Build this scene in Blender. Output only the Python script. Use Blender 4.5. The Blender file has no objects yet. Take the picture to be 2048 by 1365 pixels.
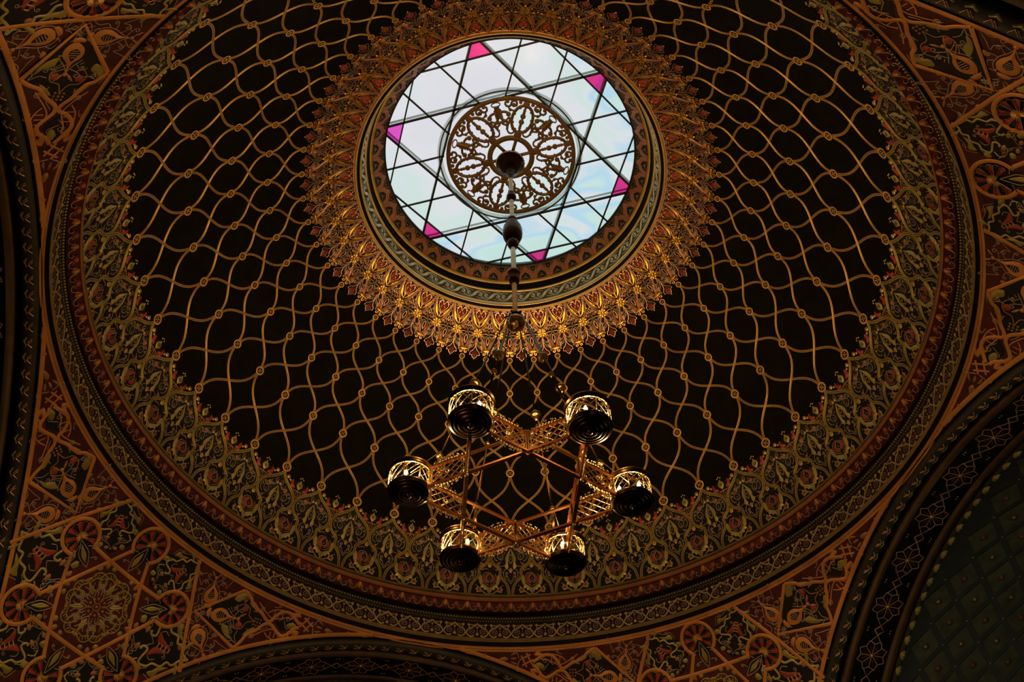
import bpy, math, random
import numpy as np
from mathutils import Vector, Matrix, Euler
random.seed(4)
PI = math.pi
COL = bpy.context.scene.collection
# ------------------------------------------------------------------ place constants (metres)
U = 5.0            # survey unit -> metres
ZB = 1.6           # eye height of the photographer above the floor
RD = 1.0852*U; ZC = 1.8017*U+ZB          # main dome: radius and centre height
PH = 0.0187                              # azimuth of rib number 0
NC = 48                                  # cells round the dome
TH = 0.2875                              # azimuth of the crossing's arches
AN = 1.0762*U; AR = 1.1214*U; ZS = 0.6876*U+ZB   # arch plane distance, arch radius, springing height
RP = math.hypot(AN, AR)                  # pendentive sphere

# ------------------------------------------------------------------ materials
MATS = {}
def mat(name, col, rough=.5, metal=0., emit=None, estr=0., spec=.5, var=.25, scale=6., alpha=1., coat=0.):
    m = bpy.data.materials.new(name); m.use_nodes = True
    nt = m.node_tree; b = nt.nodes['Principled BSDF']
    b.inputs['Roughness'].default_value = rough; b.inputs['Metallic'].default_value = metal
    b.inputs['Specular IOR Level'].default_value = spec
    b.inputs['Coat Weight'].default_value = coat
    tc = nt.nodes.new('ShaderNodeTexCoord'); nz = nt.nodes.new('ShaderNodeTexNoise')
    nz.inputs['Scale'].default_value = scale; nz.inputs['Detail'].default_value = 5
    nt.links.new(tc.outputs['Object'], nz.inputs['Vector'])
    rp = nt.nodes.new('ShaderNodeValToRGB')
    c0 = [max(0, c*(1-var)) for c in col]; c1 = [min(1, c*(1+var)) for c in col]
    rp.color_ramp.elements[0].position = .3; rp.color_ramp.elements[0].color = (*c0, 1)
    rp.color_ramp.elements[1].position = .7; rp.color_ramp.elements[1].color = (*c1, 1)
    nt.links.new(nz.outputs['Fac'], rp.inputs['Fac']); nt.links.new(rp.outputs['Color'], b.inputs['Base Color'])
    if emit:
        b.inputs['Emission Color'].default_value = (*emit, 1); b.inputs['Emission Strength'].default_value = estr
    MATS[name] = m; return m
mat('dark_field', (.0034, .0032, .0014), .75, spec=.10, var=.5)
mat('maroon', (.068, .011, .011), .6, spec=.3, var=.4)
mat('ink', (.006, .007, .008), .6, spec=.25)
mat('ink_green', (.012, .016, .010), .6, spec=.25)
mat('rope_gold', (.60, .39, .12), .45, .62, var=.18, scale=3)
mat('stud_gold', (.74, .42, .13), .48, .45, var=.15)
mat('groove', (.17, .045, .02), .55, .2)
mat('old_gold', (.56, .40, .12), .45, .5, var=.2)
mat('olive', (.34, .29, .07), .5, .4, var=.25)
mat('olive_light', (.54, .45, .14), .45, .5, var=.2)
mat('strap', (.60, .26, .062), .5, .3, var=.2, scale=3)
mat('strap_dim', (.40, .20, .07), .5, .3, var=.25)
mat('pink_line', (.85, .48, .30), .32, .9, var=.15)
mat('grey_line', (.44, .34, .25), .42, .55, var=.2)
mat('leaf_yellow', (1., .60, .05), .32, .85, var=.12)
mat('red', (.34, .045, .025), .5, .0, var=.25)
mat('wine', (.17, .016, .02), .5, .0, var=.3)
mat('sage', (.055, .062, .034), .55, .1, var=.25)
mat('sage_line', (.74, .72, .44), .45, .3, var=.15)
mat('cream', (.80, .62, .24), .38, .5, var=.12)
mat('orange_paint', (.42, .13, .035), .5, .1, var=.2)
mat('brown', (.055, .030, .014), .6, .1, var=.3)
mat('black_paint', (.003, .003, .003), .6, spec=.12)
mat('brick', (.24, .050, .028), .5, var=.3)
mat('green_dark', (.060, .060, .026), .6, .1, var=.4)
mat('green_black', (.016, .017, .010), .6, var=.3)
mat('brass', (.62, .42, .15), .28, 1., var=.15, scale=10)
mat('brass_pale', (.66, .56, .28), .30, 1., var=.15, scale=10)
mat('copper_brass', (.62, .27, .09), .30, 1., var=.15, scale=10)
mat('bronze_dark', (.055, .030, .013), .28, 1., var=.2, scale=8)
mat('iron', (.01, .009, .010), .5, .4)
mat('grille_gilt', (.12, .062, .014), .5, .4, var=.2)
mat('bulb', (1, .8, .5), .4, emit=(1., .62, .26), estr=60)
mat('candle', (.8, .7, .5), .5, .1)
mat('stone_floor', (.12, .09, .06), .5)
mat('plaster', (.05, .04, .03), .8)
# glazing
def glass_mat(name, col, tr):
    m = bpy.data.materials.new(name); m.use_nodes = True; nt = m.node_tree; nt.nodes.clear()
    out = nt.nodes.new('ShaderNodeOutputMaterial'); mix = nt.nodes.new('ShaderNodeMixShader')
    a = nt.nodes.new('ShaderNodeBsdfTransparent'); a.inputs[0].default_value = (*tr, 1)
    g = nt.nodes.new('ShaderNodeBsdfGlossy'); g.inputs[0].default_value = (*col, 1); g.inputs['Roughness'].default_value = .15
    mix.inputs[0].default_value = .006
    nt.links.new(a.outputs[0], mix.inputs[1]); nt.links.new(g.outputs[0], mix.inputs[2]); nt.links.new(mix.outputs[0], out.inputs[0])
    MATS[name] = m
glass_mat('pane_clear', (.9, .95, 1), (.97, .98, .98))
glass_mat('pane_pink', (1, .4, .7), (1., .05, .31))
glass_mat('pane_magenta', (1, .4, .9), (1., .12, .72))
def sky_panel():
    m = bpy.data.materials.new('opal_daylight'); m.use_nodes = True; nt = m.node_tree; nt.nodes.clear()
    out = nt.nodes.new('ShaderNodeOutputMaterial'); em = nt.nodes.new('ShaderNodeEmission')
    tc = nt.nodes.new('ShaderNodeTexCoord'); nz = nt.nodes.new('ShaderNodeTexNoise'); nz.inputs['Scale'].default_value = .75
    nz.inputs['Detail'].default_value = 2; nz.inputs['Distortion'].default_value = .6
    mp = nt.nodes.new('ShaderNodeMapping'); mp.inputs['Location'].default_value = (1.9, .7, 0); mp.inputs['Scale'].default_value = (1, 1.6, 0)
    nt.links.new(tc.outputs['Object'], mp.inputs[0]); nt.links.new(mp.outputs[0], nz.inputs['Vector'])
    # daylight is whitest over the middle-left pane and cooler round the south-east edge
    gr = nt.nodes.new('ShaderNodeVectorMath'); gr.operation = 'DISTANCE'; gr.inputs[1].default_value = (-.7, -.7, 0)
    fl = nt.nodes.new('ShaderNodeMapping'); fl.inputs['Scale'].default_value = (1, 1, 0); nt.links.new(tc.outputs['Object'], fl.inputs[0])
    nt.links.new(fl.outputs[0], gr.inputs[0])
    ma = nt.nodes.new('ShaderNodeMath'); ma.operation = 'MULTIPLY_ADD'; ma.inputs[1].default_value = .13
    nt.links.new(gr.outputs['Value'], ma.inputs[0]); 
    mb = nt.nodes.new('ShaderNodeMath'); mb.operation = 'MULTIPLY'; mb.inputs[1].default_value = .62
    nt.links.new(nz.outputs['Fac'], mb.inputs[0]); nt.links.new(mb.outputs[0], ma.inputs[2])
    rp = nt.nodes.new('ShaderNodeValToRGB'); e = rp.color_ramp.elements
    e[0].position = .30; e[0].color = (.70, .69, .74, 1); e[1].position = .86; e[1].color = (.50, .72, .66, 1)
    for p, c in ((.50, (.71, .72, .75)), (.57, (.60, .73, .69)), (.63, (.67, .72, .75)), (.69, (.43, .66, .80)), (.74, (.56, .74, .70))):
        k = e.new(p); k.color = (*c, 1)
    nt.links.new(ma.outputs[0], rp.inputs[0]); nt.links.new(rp.outputs[0], em.inputs[0]); em.inputs[1].default_value = 1.06
    nt.links.new(em.outputs[0], out.inputs[0]); MATS['opal_daylight'] = m
sky_panel()
def opal(name, col):
    m = bpy.data.materials.new(name); m.use_nodes = True; nt = m.node_tree; nt.nodes.clear()
    out = nt.nodes.new('ShaderNodeOutputMaterial'); mix = nt.nodes.new('ShaderNodeMixShader')
    a = nt.nodes.new('ShaderNodeBsdfTranslucent'); a.inputs[0].default_value = (*col, 1)
    g = nt.nodes.new('ShaderNodeBsdfDiffuse'); g.inputs[0].default_value = (*col, 1); mix.inputs[0].default_value = .35
    nt.links.new(a.outputs[0], mix.inputs[1]); nt.links.new(g.outputs[0], mix.inputs[2]); nt.links.new(mix.outputs[0], out.inputs[0]); MATS[name] = m
opal('beam_shade', (.74, .84, .80))

# ------------------------------------------------------------------ object helpers
def raw_mesh(name, V, F, mats, midx, parent=None, smooth=True, loc=(0, 0, 0)):
    me = bpy.data.meshes.new(name)
    V = np.asarray(V, float).reshape(-1, 3)
    me.from_pydata(V.tolist(), [], [tuple(int(i) for i in f) for f in F])
    names = list(dict.fromkeys(mats))
    for n in names: me.materials.append(MATS[n])
    lut = np.array([names.index(n) for n in mats], dtype=np.int32)
    if midx is None: midx = np.zeros(len(F), np.int32)
    me.polygons.foreach_set('material_index', lut[np.asarray(midx, np.int64)])
    me.polygons.foreach_set('use_smooth', np.full(len(F), smooth))
    me.update()
    o = bpy.data.objects.new(name, me); COL.objects.link(o)
    if parent is not None: o.parent = parent
    o.location = loc
    return o
def tag(o, label=None, cat=None, group=None, kind=None):
    if label: o['label'] = label
    if cat: o['category'] = cat
    if group: o['group'] = group
    if kind: o['kind'] = kind
    return o
def empty(name, loc=(0, 0, 0), rot=(0, 0, 0), parent=None):
    o = bpy.data.objects.new(name, None); COL.objects.link(o); o.location = loc; o.rotation_euler = rot
    o.empty_display_size = .1
    if parent: o.parent = parent
    return o
class MB:
    """collects simple solids in one mesh, with a material name per face"""
    def __init__(s): s.V = []; s.F = []; s.M = []
    def add(s, V, F, m):
        b = len(s.V); s.V += [tuple(map(float, v)) for v in V]; s.F += [tuple(i+b for i in f) for f in F]
        s.M += ([m]*len(F) if isinstance(m, str) else list(m)); return s
    def lathe(s, prof, m, n=32, c=(0, 0), mats=None):
        V = []; F = []; M = []
        for r, z in prof:
            for k in range(n):
                a = 2*PI*k/n; V.append((c[0]+r*math.cos(a), c[1]+r*math.sin(a), z))
        for i in range(len(prof)-1):
            for k in range(n):
                k2 = (k+1) % n; F.append((i*n+k, i*n+k2, (i+1)*n+k2, (i+1)*n+k)); M.append(mats[i] if mats else m)
        return s.add(V, F, M)
    def tube(s, pts, r, m, n=8, cap=True):
        pts = [Vector(p) for p in pts]; V = []; F = []
        rs = r if isinstance(r, (list, tuple)) else [r]*len(pts)
        up = Vector((0, 0, 1)); 
        for i, p in enumerate(pts):
            t = (pts[min(i+1, len(pts)-1)]-pts[max(i-1, 0)]).normalized()
            a = t.cross(up)
            if a.length < 1e-3: a = t.cross(Vector((1, 0, 0)))
            a.normalize(); b = a.cross(t).normalized()
            for k in range(n):
                q = 2*PI*k/n; V.append(p+(a*math.cos(q)+b*math.sin(q))*rs[i])
        for i in range(len(pts)-1):
            for k in range(n):
                k2 = (k+1) % n; F.append((i*n+k, i*n+k2, (i+1)*n+k2, (i+1)*n+k))
        if cap: F.append(tuple(range(n-1, -1, -1))); F.append(tuple((len(pts)-1)*n+k for k in range(n)))
        return s.add(V, F, m)
    def bar(s, p, q, w, h, m, up=(0, 0, 1)):
        p = Vector(p); q = Vector(q); t = (q-p).normalized(); a = t.cross(Vector(up)).normalized(); b = a.cross(t).normalized()
        V = [e+a*x*w/2+b*y*h/2 for e in (p, q) for x, y in ((-1, -1), (1, -1), (1, 1), (-1, 1))]
        return s.add(V, [(0, 1, 2, 3), (7, 6, 5, 4), (0, 4, 5, 1), (1, 5, 6, 2), (2, 6, 7, 3), (3, 7, 4, 0)], m)
    def ball(s, c, r, m, n=12, rz=None):
        rz = rz or r; pr = [(max(1e-4, r*math.sin(PI*i/(n//2+2))), c[2]+rz*math.cos(PI*i/(n//2+2))) for i in range(n//2+3)]
        return s.lathe(pr, m, n, (c[0], c[1]))
    def obj(s, name, parent=None, smooth=True, loc=(0, 0, 0)):
        names = list(dict.fromkeys(s.M)); return raw_mesh(name, s.V, s.F, names, [names.index(x) for x in s.M], parent, smooth, loc)

# ------------------------------------------------------------------ ornament drawing on curved surfaces
def smooth_path(P, n=6, closed=False):
    P = np.asarray(P, float); m = len(P); out = []
    rng = m if closed else m-1
    for i in range(rng):
        if closed: a, b, c, d = P[(i-1) % m], P[i], P[(i+1) % m], P[(i+2) % m]
        else: a, b, c, d = P[max(i-1, 0)], P[i], P[i+1], P[min(i+2, m-1)]
        for k in range(n):
            t = k/n; out.append(.5*((2*b)+(-a+c)*t+(2*a-5*b+4*c-d)*t*t+(-a+3*b-3*c+d)*t**3))
    if not closed: out.append(P[-1])
    return np.array(out)
RIDGE = ((-.5, 0.), (0., 1.), (.5, 0.))
ROPE = ((-.5, 0.), (-.42, 1.), (-.17, 1.), (-.10, .3), (.10, .3), (.17, 1.), (.42, 1.), (.5, 0.))
ROPEM = ('g', 'g', 'g', 'd', 'g', 'g', 'g')
class Pat:
    """flat drawing in (u,v); metric(u,v)->(metres per u, metres per v); mapped later onto a surface"""
    def __init__(s, metric): s.met = metric; s.V = []; s.F = []; s.M = []; s.stack = []
    def _add(s, V, F, M):
        b = len(s.V); s.V += V; s.F += [tuple(i+b for i in f) for f in F]; s.M += M
    # local frame: x right, y towards increasing v (metres)
    def loc(s, p):
        if not s.stack: return np.array(p, float)
        u0, v0, rot, sc, fx = s.stack[-1]; mu, mv = s.met(u0, v0)
        p = np.atleast_2d(np.array(p, float)); x = p[:, 0]*sc*fx; y = p[:, 1]*sc
        c, n = math.cos(rot), math.sin(rot)
        return np.stack([u0+(x*c-y*n)/mu, v0+(x*n+y*c)/mv], 1)
    def at(s, u0, v0, rot=0, sc=1, fx=1): s.stack.append((u0, v0, rot, sc, fx)); return s
    def pop(s): s.stack.pop()
    def stroke(s, P, w, m, h=.004, ridge=None, prof=RIDGE, mats=None, closed=False, n=5, taper=False):
        P = s.loc(P) if s.stack else np.array(P, float)
        if s.stack:
            w = w*s.stack[-1][3]
        if n > 1 and len(P) > 2: P = smooth_path(P, n, closed)
        mu, mv = s.met(P[:, 0], P[:, 1]); mu = mu*np.ones(len(P)); mv = mv*np.ones(len(P))
        if closed: T = np.roll(P, -1, 0)-np.roll(P, 1, 0)
        else:
            T = np.empty_like(P); T[1:-1] = P[2:]-P[:-2]; T[0] = P[1]-P[0]; T[-1] = P[-1]-P[-2]
        T = np.stack([T[:, 0]*mu, T[:, 1]*mv], 1); T /= np.linalg.norm(T, axis=1)[:, None]+1e-12
        N = np.stack([-T[:, 1]/mu, T[:, 0]/mv], 1)
        ww = (w if not callable(w) else w(P[:, 0], P[:, 1]))*np.ones(len(P))
        if taper: ww = ww*(np.clip(np.minimum(np.linspace(0, 1, len(P))*4+.25, 1)*np.minimum(np.linspace(1, 0, len(P))*4+.3, 1), .2, 1))
        rd = ridge if ridge is not None else .13
        k = len(prof); V = []
        for i in range(len(P)):
            for f, z in prof: V.append((P[i, 0]+N[i, 0]*ww[i]*f, P[i, 1]+N[i, 1]*ww[i]*f, h+z*rd*ww[i]))
        F = []; M = []; L = len(P)
        for i in range(L if closed else L-1):
            j = (i+1) % L
            for q in range(k-1):
                F.append((i*k+q, i*k+q+1, j*k+q+1, j*k+q)); M.append(mats[q] if mats else m)
        s._add(V, F, M)
    def fill(s, P, m, h=.004, puff=.006, n=4, smoothp=True, m2=None):
        P = s.loc(P) if s.stack else np.array(P, float)
        if smoothp and n > 1: P = smooth_path(P, n, True)
        c = P.mean(0); L = len(P); V = [(p[0], p[1], h) for p in P]
        Q = c+(P-c)*.6; V += [(p[0], p[1], h+puff) for p in Q]; V.append((c[0], c[1], h+puff*1.1))
        F = []; M = []
        for i in range(L):
            j = (i+1) % L; F.append((i, j, L+j, L+i)); M.append(m); F.append((L+i, L+j, 2*L)); M.append(m2 or m)
        s._add(V, F, M)
    def disc(s, x, y, r, m, h=.004, puff=.004, n=12):
        a = np.arange(n)*2*PI/n
        if s.stack: s.fill(np.stack([x+r*np.cos(a), y+r*np.sin(a)], 1), m, h, puff, 1)
        else:
            mu, mv = s.met(x, y); s.fill(np.stack([x+r*np.cos(a)/mu, y+r*np.sin(a)/mv], 1), m, h, puff, 1)
    def ring(s, x, y, r, w, m, h=.004, n=24, a0=0, a1=2*PI, ridge=None):
        full = abs(a1-a0) > 2*PI-.01; a = np.linspace(a0, a1, n, endpoint=not full)
        if s.stack: P = np.stack([x+r*np.cos(a), y+r*np.sin(a)], 1)
        else:
            mu, mv = s.met(x, y); P = np.stack([x+r*np.cos(a)/mu, y+r*np.sin(a)/mv], 1)
        s.stroke(P, w, m, h, ridge, closed=full, n=1)
    def curl(s, x, y, ang, L, w, m, side=1, h=.004, turns=1.1, rr=None):
        """stem of length L leaving (x,y) at ang and ending in a spiral on the given side"""
        r0 = rr or L*.30; P = [(x, y)]
        c, n = math.cos(ang), math.sin(ang)
        ex, ey = x+c*L, y+n*L
        P.append((x+c*L*.5-n*side*L*.06, y+n*L*.5+c*side*L*.06*-1))
        cx, cy = ex-n*side*r0, ey+c*side*r0
        a0 = ang-side*PI/2
        for k in range(10):
            t = k/9; r = r0*(1-.72*t); a = a0+side*t*turns*2*PI; P.append((cx+r*math.cos(a), cy+r*math.sin(a)))
        s.stroke(P, w, m, h, n=2, taper=False)
    def begin(s): s.mark = (len(s.V), len(s.F))
    def mirror(s, c=0.):
        v0, f0 = s.mark; V = [(2*c-u, v, z) for u, v, z in s.V[v0:]]; d = len(s.V)-v0
        F = [tuple(reversed([i+d for i in f])) for f in s.F[f0:]]; s.V += V; s.F += F; s.M += s.M[f0:]
    def build(s, name, maps, parent=None, rename=None, origin=(0, 0, 0)):
        A = np.array(s.V); names = list(dict.fromkeys(s.M)); idx = [names.index(m) for m in s.M]
        allV = []; allF = []; allM = []
        for i, mp in enumerate(maps):
            allV.append(mp(A)); b = i*len(A); allF += [tuple(j+b for j in f) for f in s.F]; allM += idx
        return raw_mesh(name, np.concatenate(allV)-np.array(origin), allF, names, allM, parent, True, origin)

# surface maps
def dome_map(k):
    def f(A):
        az = PH+(k+A[:, 0])*2*PI/NC; t = np.radians(A[:, 1]); r = RD-A[:, 2]
        return np.stack([r*np.sin(t)*np.cos(az), r*np.sin(t)*np.sin(az), ZC+r*np.cos(t)], 1)
    return f
def dome_met(u, v): return RD*np.sin(np.radians(v))*2*PI/NC, RD*PI/180
def cone_map(p0, p1, k, n, ph=PH):
    (r0, z0), (r1, z1) = p0, p1; L = math.hypot(r1-r0, z1-z0)
    nx, nz = -(z0-z1)/L, (r0-r1)/L
    if nx > 0: nx, nz = -nx, -nz
    def f(A):
        az = ph+(k+A[:, 0])*2*PI/n; v = A[:, 1]
        r = r0+(r1-r0)*v+nx*A[:, 2]; z = z0+(z1-z0)*v+nz*A[:, 2]
        return np.stack([r*np.cos(az), r*np.sin(az), z], 1)
    return f
def cone_met(p0, p1, n):
    L = math.hypot(p1[0]-p0[0], p1[1]-p0[1]); r = (p0[0]+p1[0])/2
    return lambda u, v: (r*2*PI/n, L)
def pend_map(k):
    def f(A):
        az = TH+PI/4+k*PI/2+np.radians(A[:, 0]); e = np.radians(A[:, 1]); r = RP-A[:, 2]
        return np.stack([r*np.cos(e)*np.cos(az), r*np.cos(e)*np.sin(az), ZS+r*np.sin(e)], 1)
    return f
def pend_met(u, v): return RP*PI/180*np.cos(np.radians(v)), RP*PI/180
def arch_map(k, prof_pt, dirn, nrm):
    """u = angle along the arch in degrees, v along the soffit from prof_pt in direction dirn, h along nrm (in (n,R))"""
    a = TH+k*PI/2; N = np.array([math.cos(a), math.sin(a), 0]); S = np.array([-N[1], N[0], 0])
    def f(A):
        t = np.radians(A[:, 0]); n = prof_pt[0]+dirn[0]*A[:, 1]+nrm[0]*A[:, 2]; R = prof_pt[1]+dirn[1]*A[:, 1]+nrm[1]*A[:, 2]
        return N[None]*n[:, None]+S[None]*(R*np.cos(t))[:, None]+np.array([[0, 0, 1]])*(ZS+R*np.sin(t))[:, None]
    return f

def P2(r, z): return (r*U, z*U+ZB)
# ================================================================== CEILING: the dome shell
def shell():
    V = []; F = []; M = []; n = 192
    ts = [26.8, 28, 30, 32, 34, 36, 38] + list(np.arange(41, 68, 3)) + [68.5, 70, 72, 74, 76, 78, 79.6]
    for t in ts:
        for k in range(n):
            a = PH+2*PI*k/n; V.append((RD*math.sin(math.radians(t))*math.cos(a), RD*math.sin(math.radians(t))*math.sin(a), ZC+RD*math.cos(math.radians(t))))
    for i in range(len(ts)-1):
        for k in range(n):
            k2 = (k+1) % n; F.append((i*n+k, i*n+k2, (i+1)*n+k2, (i+1)*n+k)); M.append(0)
    o = raw_mesh('ceiling', V, F, ['dark_field'], M); tag(o, kind='structure'); return o
ceiling = shell()
# node rows (degrees from the zenith of the dome)
ROWS = [math.degrees(math.asin(x/1.0852)) for x in (.6411, .7304, .8183, .9094, 1.0)]
def rw(u, v): return .024*np.sin(np.radians(v))+.018
def node(P, u, t):
    r = .084*math.sin(math.radians(t))
    P.at(u, t, 0, 1)
    P.disc(0, 0, r*.80, 'ink', .022, .0, 16)
    P.ring(0, 0, r*.84, r*.36, 'stud_gold', .022, n=24, ridge=.12)
    for k in range(4):
        a = k*PI/2+PI/4
        P.disc(r*.34*math.cos(a), r*.34*math.sin(a), r*.17, 'rope_gold', .0225, .004, 6)
    P.disc(0, 0, r*.12, 'leaf_yellow', .0225, .004, 6)
    P.pop()
def rope_mats(g, d): return [g if c == 'g' else d for c in ROPEM]
# ---- lattice of ropes and studs
L = Pat(dome_met)
def scurve(u0, t0, u1, t1, c=.115, n=16):
    s = np.linspace(0, 1, n); return np.stack([u0+(u1-u0)*(s-c*np.sin(2*PI*s)), t0+(t1-t0)*(s+.025*np.sin(2*PI*s))], 1)
for j in range(4):
    t0, t1 = ROWS[j], ROWS[j+1]
    for sg, h in ((1, .010), (-1, .006)):
        L.stroke(scurve(0, t0, sg, t1), rw, None, h, ridge=.20, prof=ROPE, mats=rope_mats('rope_gold', 'groove'), n=1)
for t in ROWS: node(L, 0, t)
maps = [dome_map(k) for k in range(NC)]
L.build('lattice_relief', maps, ceiling)

# ---- upper fringe (around the eye of the dome)
Fp = Pat(dome_met)
# ground of the fringe: maroon lozenges and ink
Fp.fill([(-.5, 26.9), (0, 26.9), (.5, 26.9), (.5, 31.5), (.43, 34.2), (.0, 35.4), (-.43, 34.2), (-.5, 31.5)], 'maroon', .0012, 0, 1, False)
Fp.fill([(.5-.30, 33.2), (.5, 31.7), (.5+.30, 33.2), (.5+.2, 35.0), (.5, 35.9), (.5-.2, 35.0)], 'ink', .0022, 0, 1, False)
Fp.fill([(-.34, 31.5), (0, 28.2), (.34, 31.5), (0, 34.3)], 'ink', .003, 0, 1, False)
Fp.fill([(.5-.40, 27.2), (.5+.40, 27.2), (.5+.26, 29.6), (.5, 31.0), (.5-.26, 29.6)], 'ink', .003, 0, 1, False)
rp = np.array([(0.02, 26.9), (.07, 28.2), (.22, 29.9), (.5, 31.53), (.76, 32.9), (.92, 34.0), (.975, 34.9)])
for sg, h in ((1, .014), (-1, .010)):
    Q = rp.copy(); Q[:, 0] *= sg
    Fp.stroke(Q, .029, None, h, ridge=.25, prof=ROPE, mats=rope_mats('pink_line', 'wine'), n=4)
Fp.begin()
# -- quatrefoil at the crossing (.5,31.53): right half drawn as whole, mirror unused
Fp.at(.5, 31.53)
for k in range(8):
    a = k*PI/4+PI/8; rr_ = .075
    Fp.fill([(rr_*.25*math.cos(a), rr_*.25*math.sin(a)), (rr_*.75*math.cos(a-.30), rr_*.75*math.sin(a-.30)), (rr_*1.08*math.cos(a-.16), rr_*1.08*math.sin(a-.16)), (rr_*.98*math.cos(a), rr_*.98*math.sin(a)), (rr_*1.08*math.cos(a+.16), rr_*1.08*math.sin(a+.16)), (rr_*.75*math.cos(a+.30), rr_*.75*math.sin(a+.30))], 'leaf_yellow', .018, .002, 1, False)
Fp.fill([(0, -.028), (.028, 0), (0, .028), (-.028, 0)], 'pink_line', .022, .002, 1, False)
Fp.fill([(0, -.016), (.016, 0), (0, .016), (-.016, 0)], 'wine', .025, .001, 1, False)
Fp.pop()
# -- heart blossom between ropes near the eye
Fp.at(.5, 28.35)
for fx in (1, -1):
    Fp.stack[-1] = (.5, 28.35, 0, 1, fx)
    Fp.fill([(0, .085), (.03, .055), (.062, .01), (.058, -.035), (.03, -.05), (.006, -.02)], 'red', .006, .008, 3)
    Fp.stroke([(0, .125), (.018, .09), (.055, .05), (.082, .0), (.078, -.055), (.045, -.085), (.015, -.075)], .0085, 'pink_line', .009)
    Fp.stroke([(.0, -.02), (.02, -.055), (.035, -.10), (.07, -.11), (.105, -.105)], .0078, 'pink_line', .010)
    Fp.curl(.03, -.075, .25, .05, .008, 'pink_line', 1, .010)
    Fp.fill([(.012, .20), (.045, .155), (.05, .11), (.075, .085), (.085, .045), (.115, .015), (.118, .055), (.098, .10), (.07, .15), (.03, .19)], 'leaf_yellow', .012, .0025, 3)
    Fp.stroke([(.0, .14), (.04, .10), (.09, .05), (.13, -.02), (.14, -.09)], .0085, 'pink_line', .010)
    Fp.disc(.070, .085, .007, 'red', .020, .002, 6)
Fp.stack[-1] = (.5, 28.35, 0, 1, 1)
Fp.disc(0, -.055, .016, 'leaf_yellow', .012, .006, 8)
Fp.disc(0, -.10, .0085, 'pink_line', .012, .004, 6)
Fp.stroke([(0, .12), (0, .21)], .012, 'leaf_yellow', .010)
Fp.pop()
# -- arabesque lozenge centred (0,31.4)
for fx in (1, -1):
    Fp.at(0, 31.4, 0, 1, fx)
    Fp.stroke([(0, -.27), (.035, -.20), (.05, -.13), (.03, -.06), (0, -.02)], .0085, 'grey_line', .006)
    Fp.stroke([(.0, -.16), (.02, -.12), (0, -.07)], .0085, 'pink_line', .007)
    Fp.curl(.02, -.09, -.1, .05, .0085, 'grey_line', -1, .007)
    Fp.curl(.03, -.10, .5, .07, .0078, 'pink_line', 1, .007)
    Fp.curl(.02, .02, .1, .085, .0085, 'pink_line', 1, .007)
    Fp.curl(.02, .07, .0, .05, .0078, 'grey_line', 1, .007)
    Fp.stroke([(0, .02), (.035, .07), (.055, .13), (.03, .20), (.06, .25)], .0085, 'grey_line', .006)
    Fp.stroke([(.0, .07), (.025, .13), (0, .22)], .0085, 'pink_line', .007)
    Fp.fill([(.012, .10), (.025, .14), (.008, .19)], 'wine', .004, .003, 2)
    Fp.fill([(.05, -.06), (.085, -.04), (.06, -.01), (.03, -.03)], 'strap', .006, .005, 2)
    Fp.disc(.09, .05, .010, 'leaf_yellow', .008, .004, 6)
    Fp.fill([(.035, .215), (.06, .235), (.05, .27), (.02, .26)], 'strap', .007, .005, 2)
    Fp.stroke([(.03, -.25), (.06, -.2), (.10, -.155), (.10, -.12)], .0078, 'pink_line', .006)
    Fp.disc(.075, -.165, .012, 'leaf_yellow', .008, .004, 6)
    Fp.pop()
for fx in (1, -1):
    Fp.at(0, 31.4, 0, 1, fx)
    Fp.curl(.045, -.155, .9, .05, .007, 'grey_line', -1, .006)
    Fp.curl(.075, .10, 1.0, .06, .007, 'grey_line', 1, .006)
    Fp.curl(.03, -.215, 1.3, .04, .007, 'pink_line', 1, .006)
    Fp.stroke([(.11, -.06), (.135, -.02), (.12, .02), (.145, .05)], .007, 'grey_line', .006)
    Fp.stroke([(.085, .15), (.10, .19), (.08, .23), (.095, .27)], .007, 'pink_line', .006)
    Fp.disc(.055, .165, .007, 'leaf_yellow', .007, .003, 6); Fp.disc(.10, -.02, .007, 'leaf_yellow', .007, .003, 6)
    Fp.pop()
    Fp.at(.5, 33.4, 0, 1, fx)
    Fp.curl(.06, -.01, .2, .06, .0075, 'grey_line', -1, .007); Fp.curl(.085, .05, .9, .05, .0075, 'pink_line', 1, .007)
    Fp.stroke([(.12, .02), (.15, .06), (.14, .10), (.17, .14)], .0075, 'grey_line', .007)
    Fp.pop()
    Fp.at(.5, 28.35, 0, 1, fx)
    Fp.stroke([(.01, .0), (.03, .015), (.035, .04)], .006, 'pink_line', .016); Fp.stroke([(.10, -.06), (.12, -.03), (.115, .0)], .007, 'grey_line', .009)
    Fp.curl(.05, -.105, .5, .045, .007, 'grey_line', -1, .010)
    Fp.pop()
Fp.disc(0, 31.35, .017, 'strap', .010, .006, 8)
# -- tie and scrolls above each stud
for fx in (1, -1):
    Fp.at(0, 34.75, 0, 1, fx)
    Fp.curl(.010, .0, PI/2-.15, .055, .014, 'pink_line', -1, .010, 1.0, .024)
    Fp.curl(.055, -.02, .6, .045, .0085, 'grey_line', 1, .008, 1.0, .018)
    Fp.fill([(.05, -.07), (.075, -.10), (.085, -.06), (.065, -.035)], 'strap', .008, .005, 2)
    Fp.pop()
Fp.at(0, 34.75); Fp.fill([(-.055, -.016), (.055, -.016), (.058, .014), (-.058, .014)], 'leaf_yellow', .026, .003, 1, False)
Fp.disc(-.055, 0, .017, 'leaf_yellow', .026, .003, 8); Fp.disc(.055, 0, .017, 'leaf_yellow', .026, .006, 8); Fp.pop()
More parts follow.
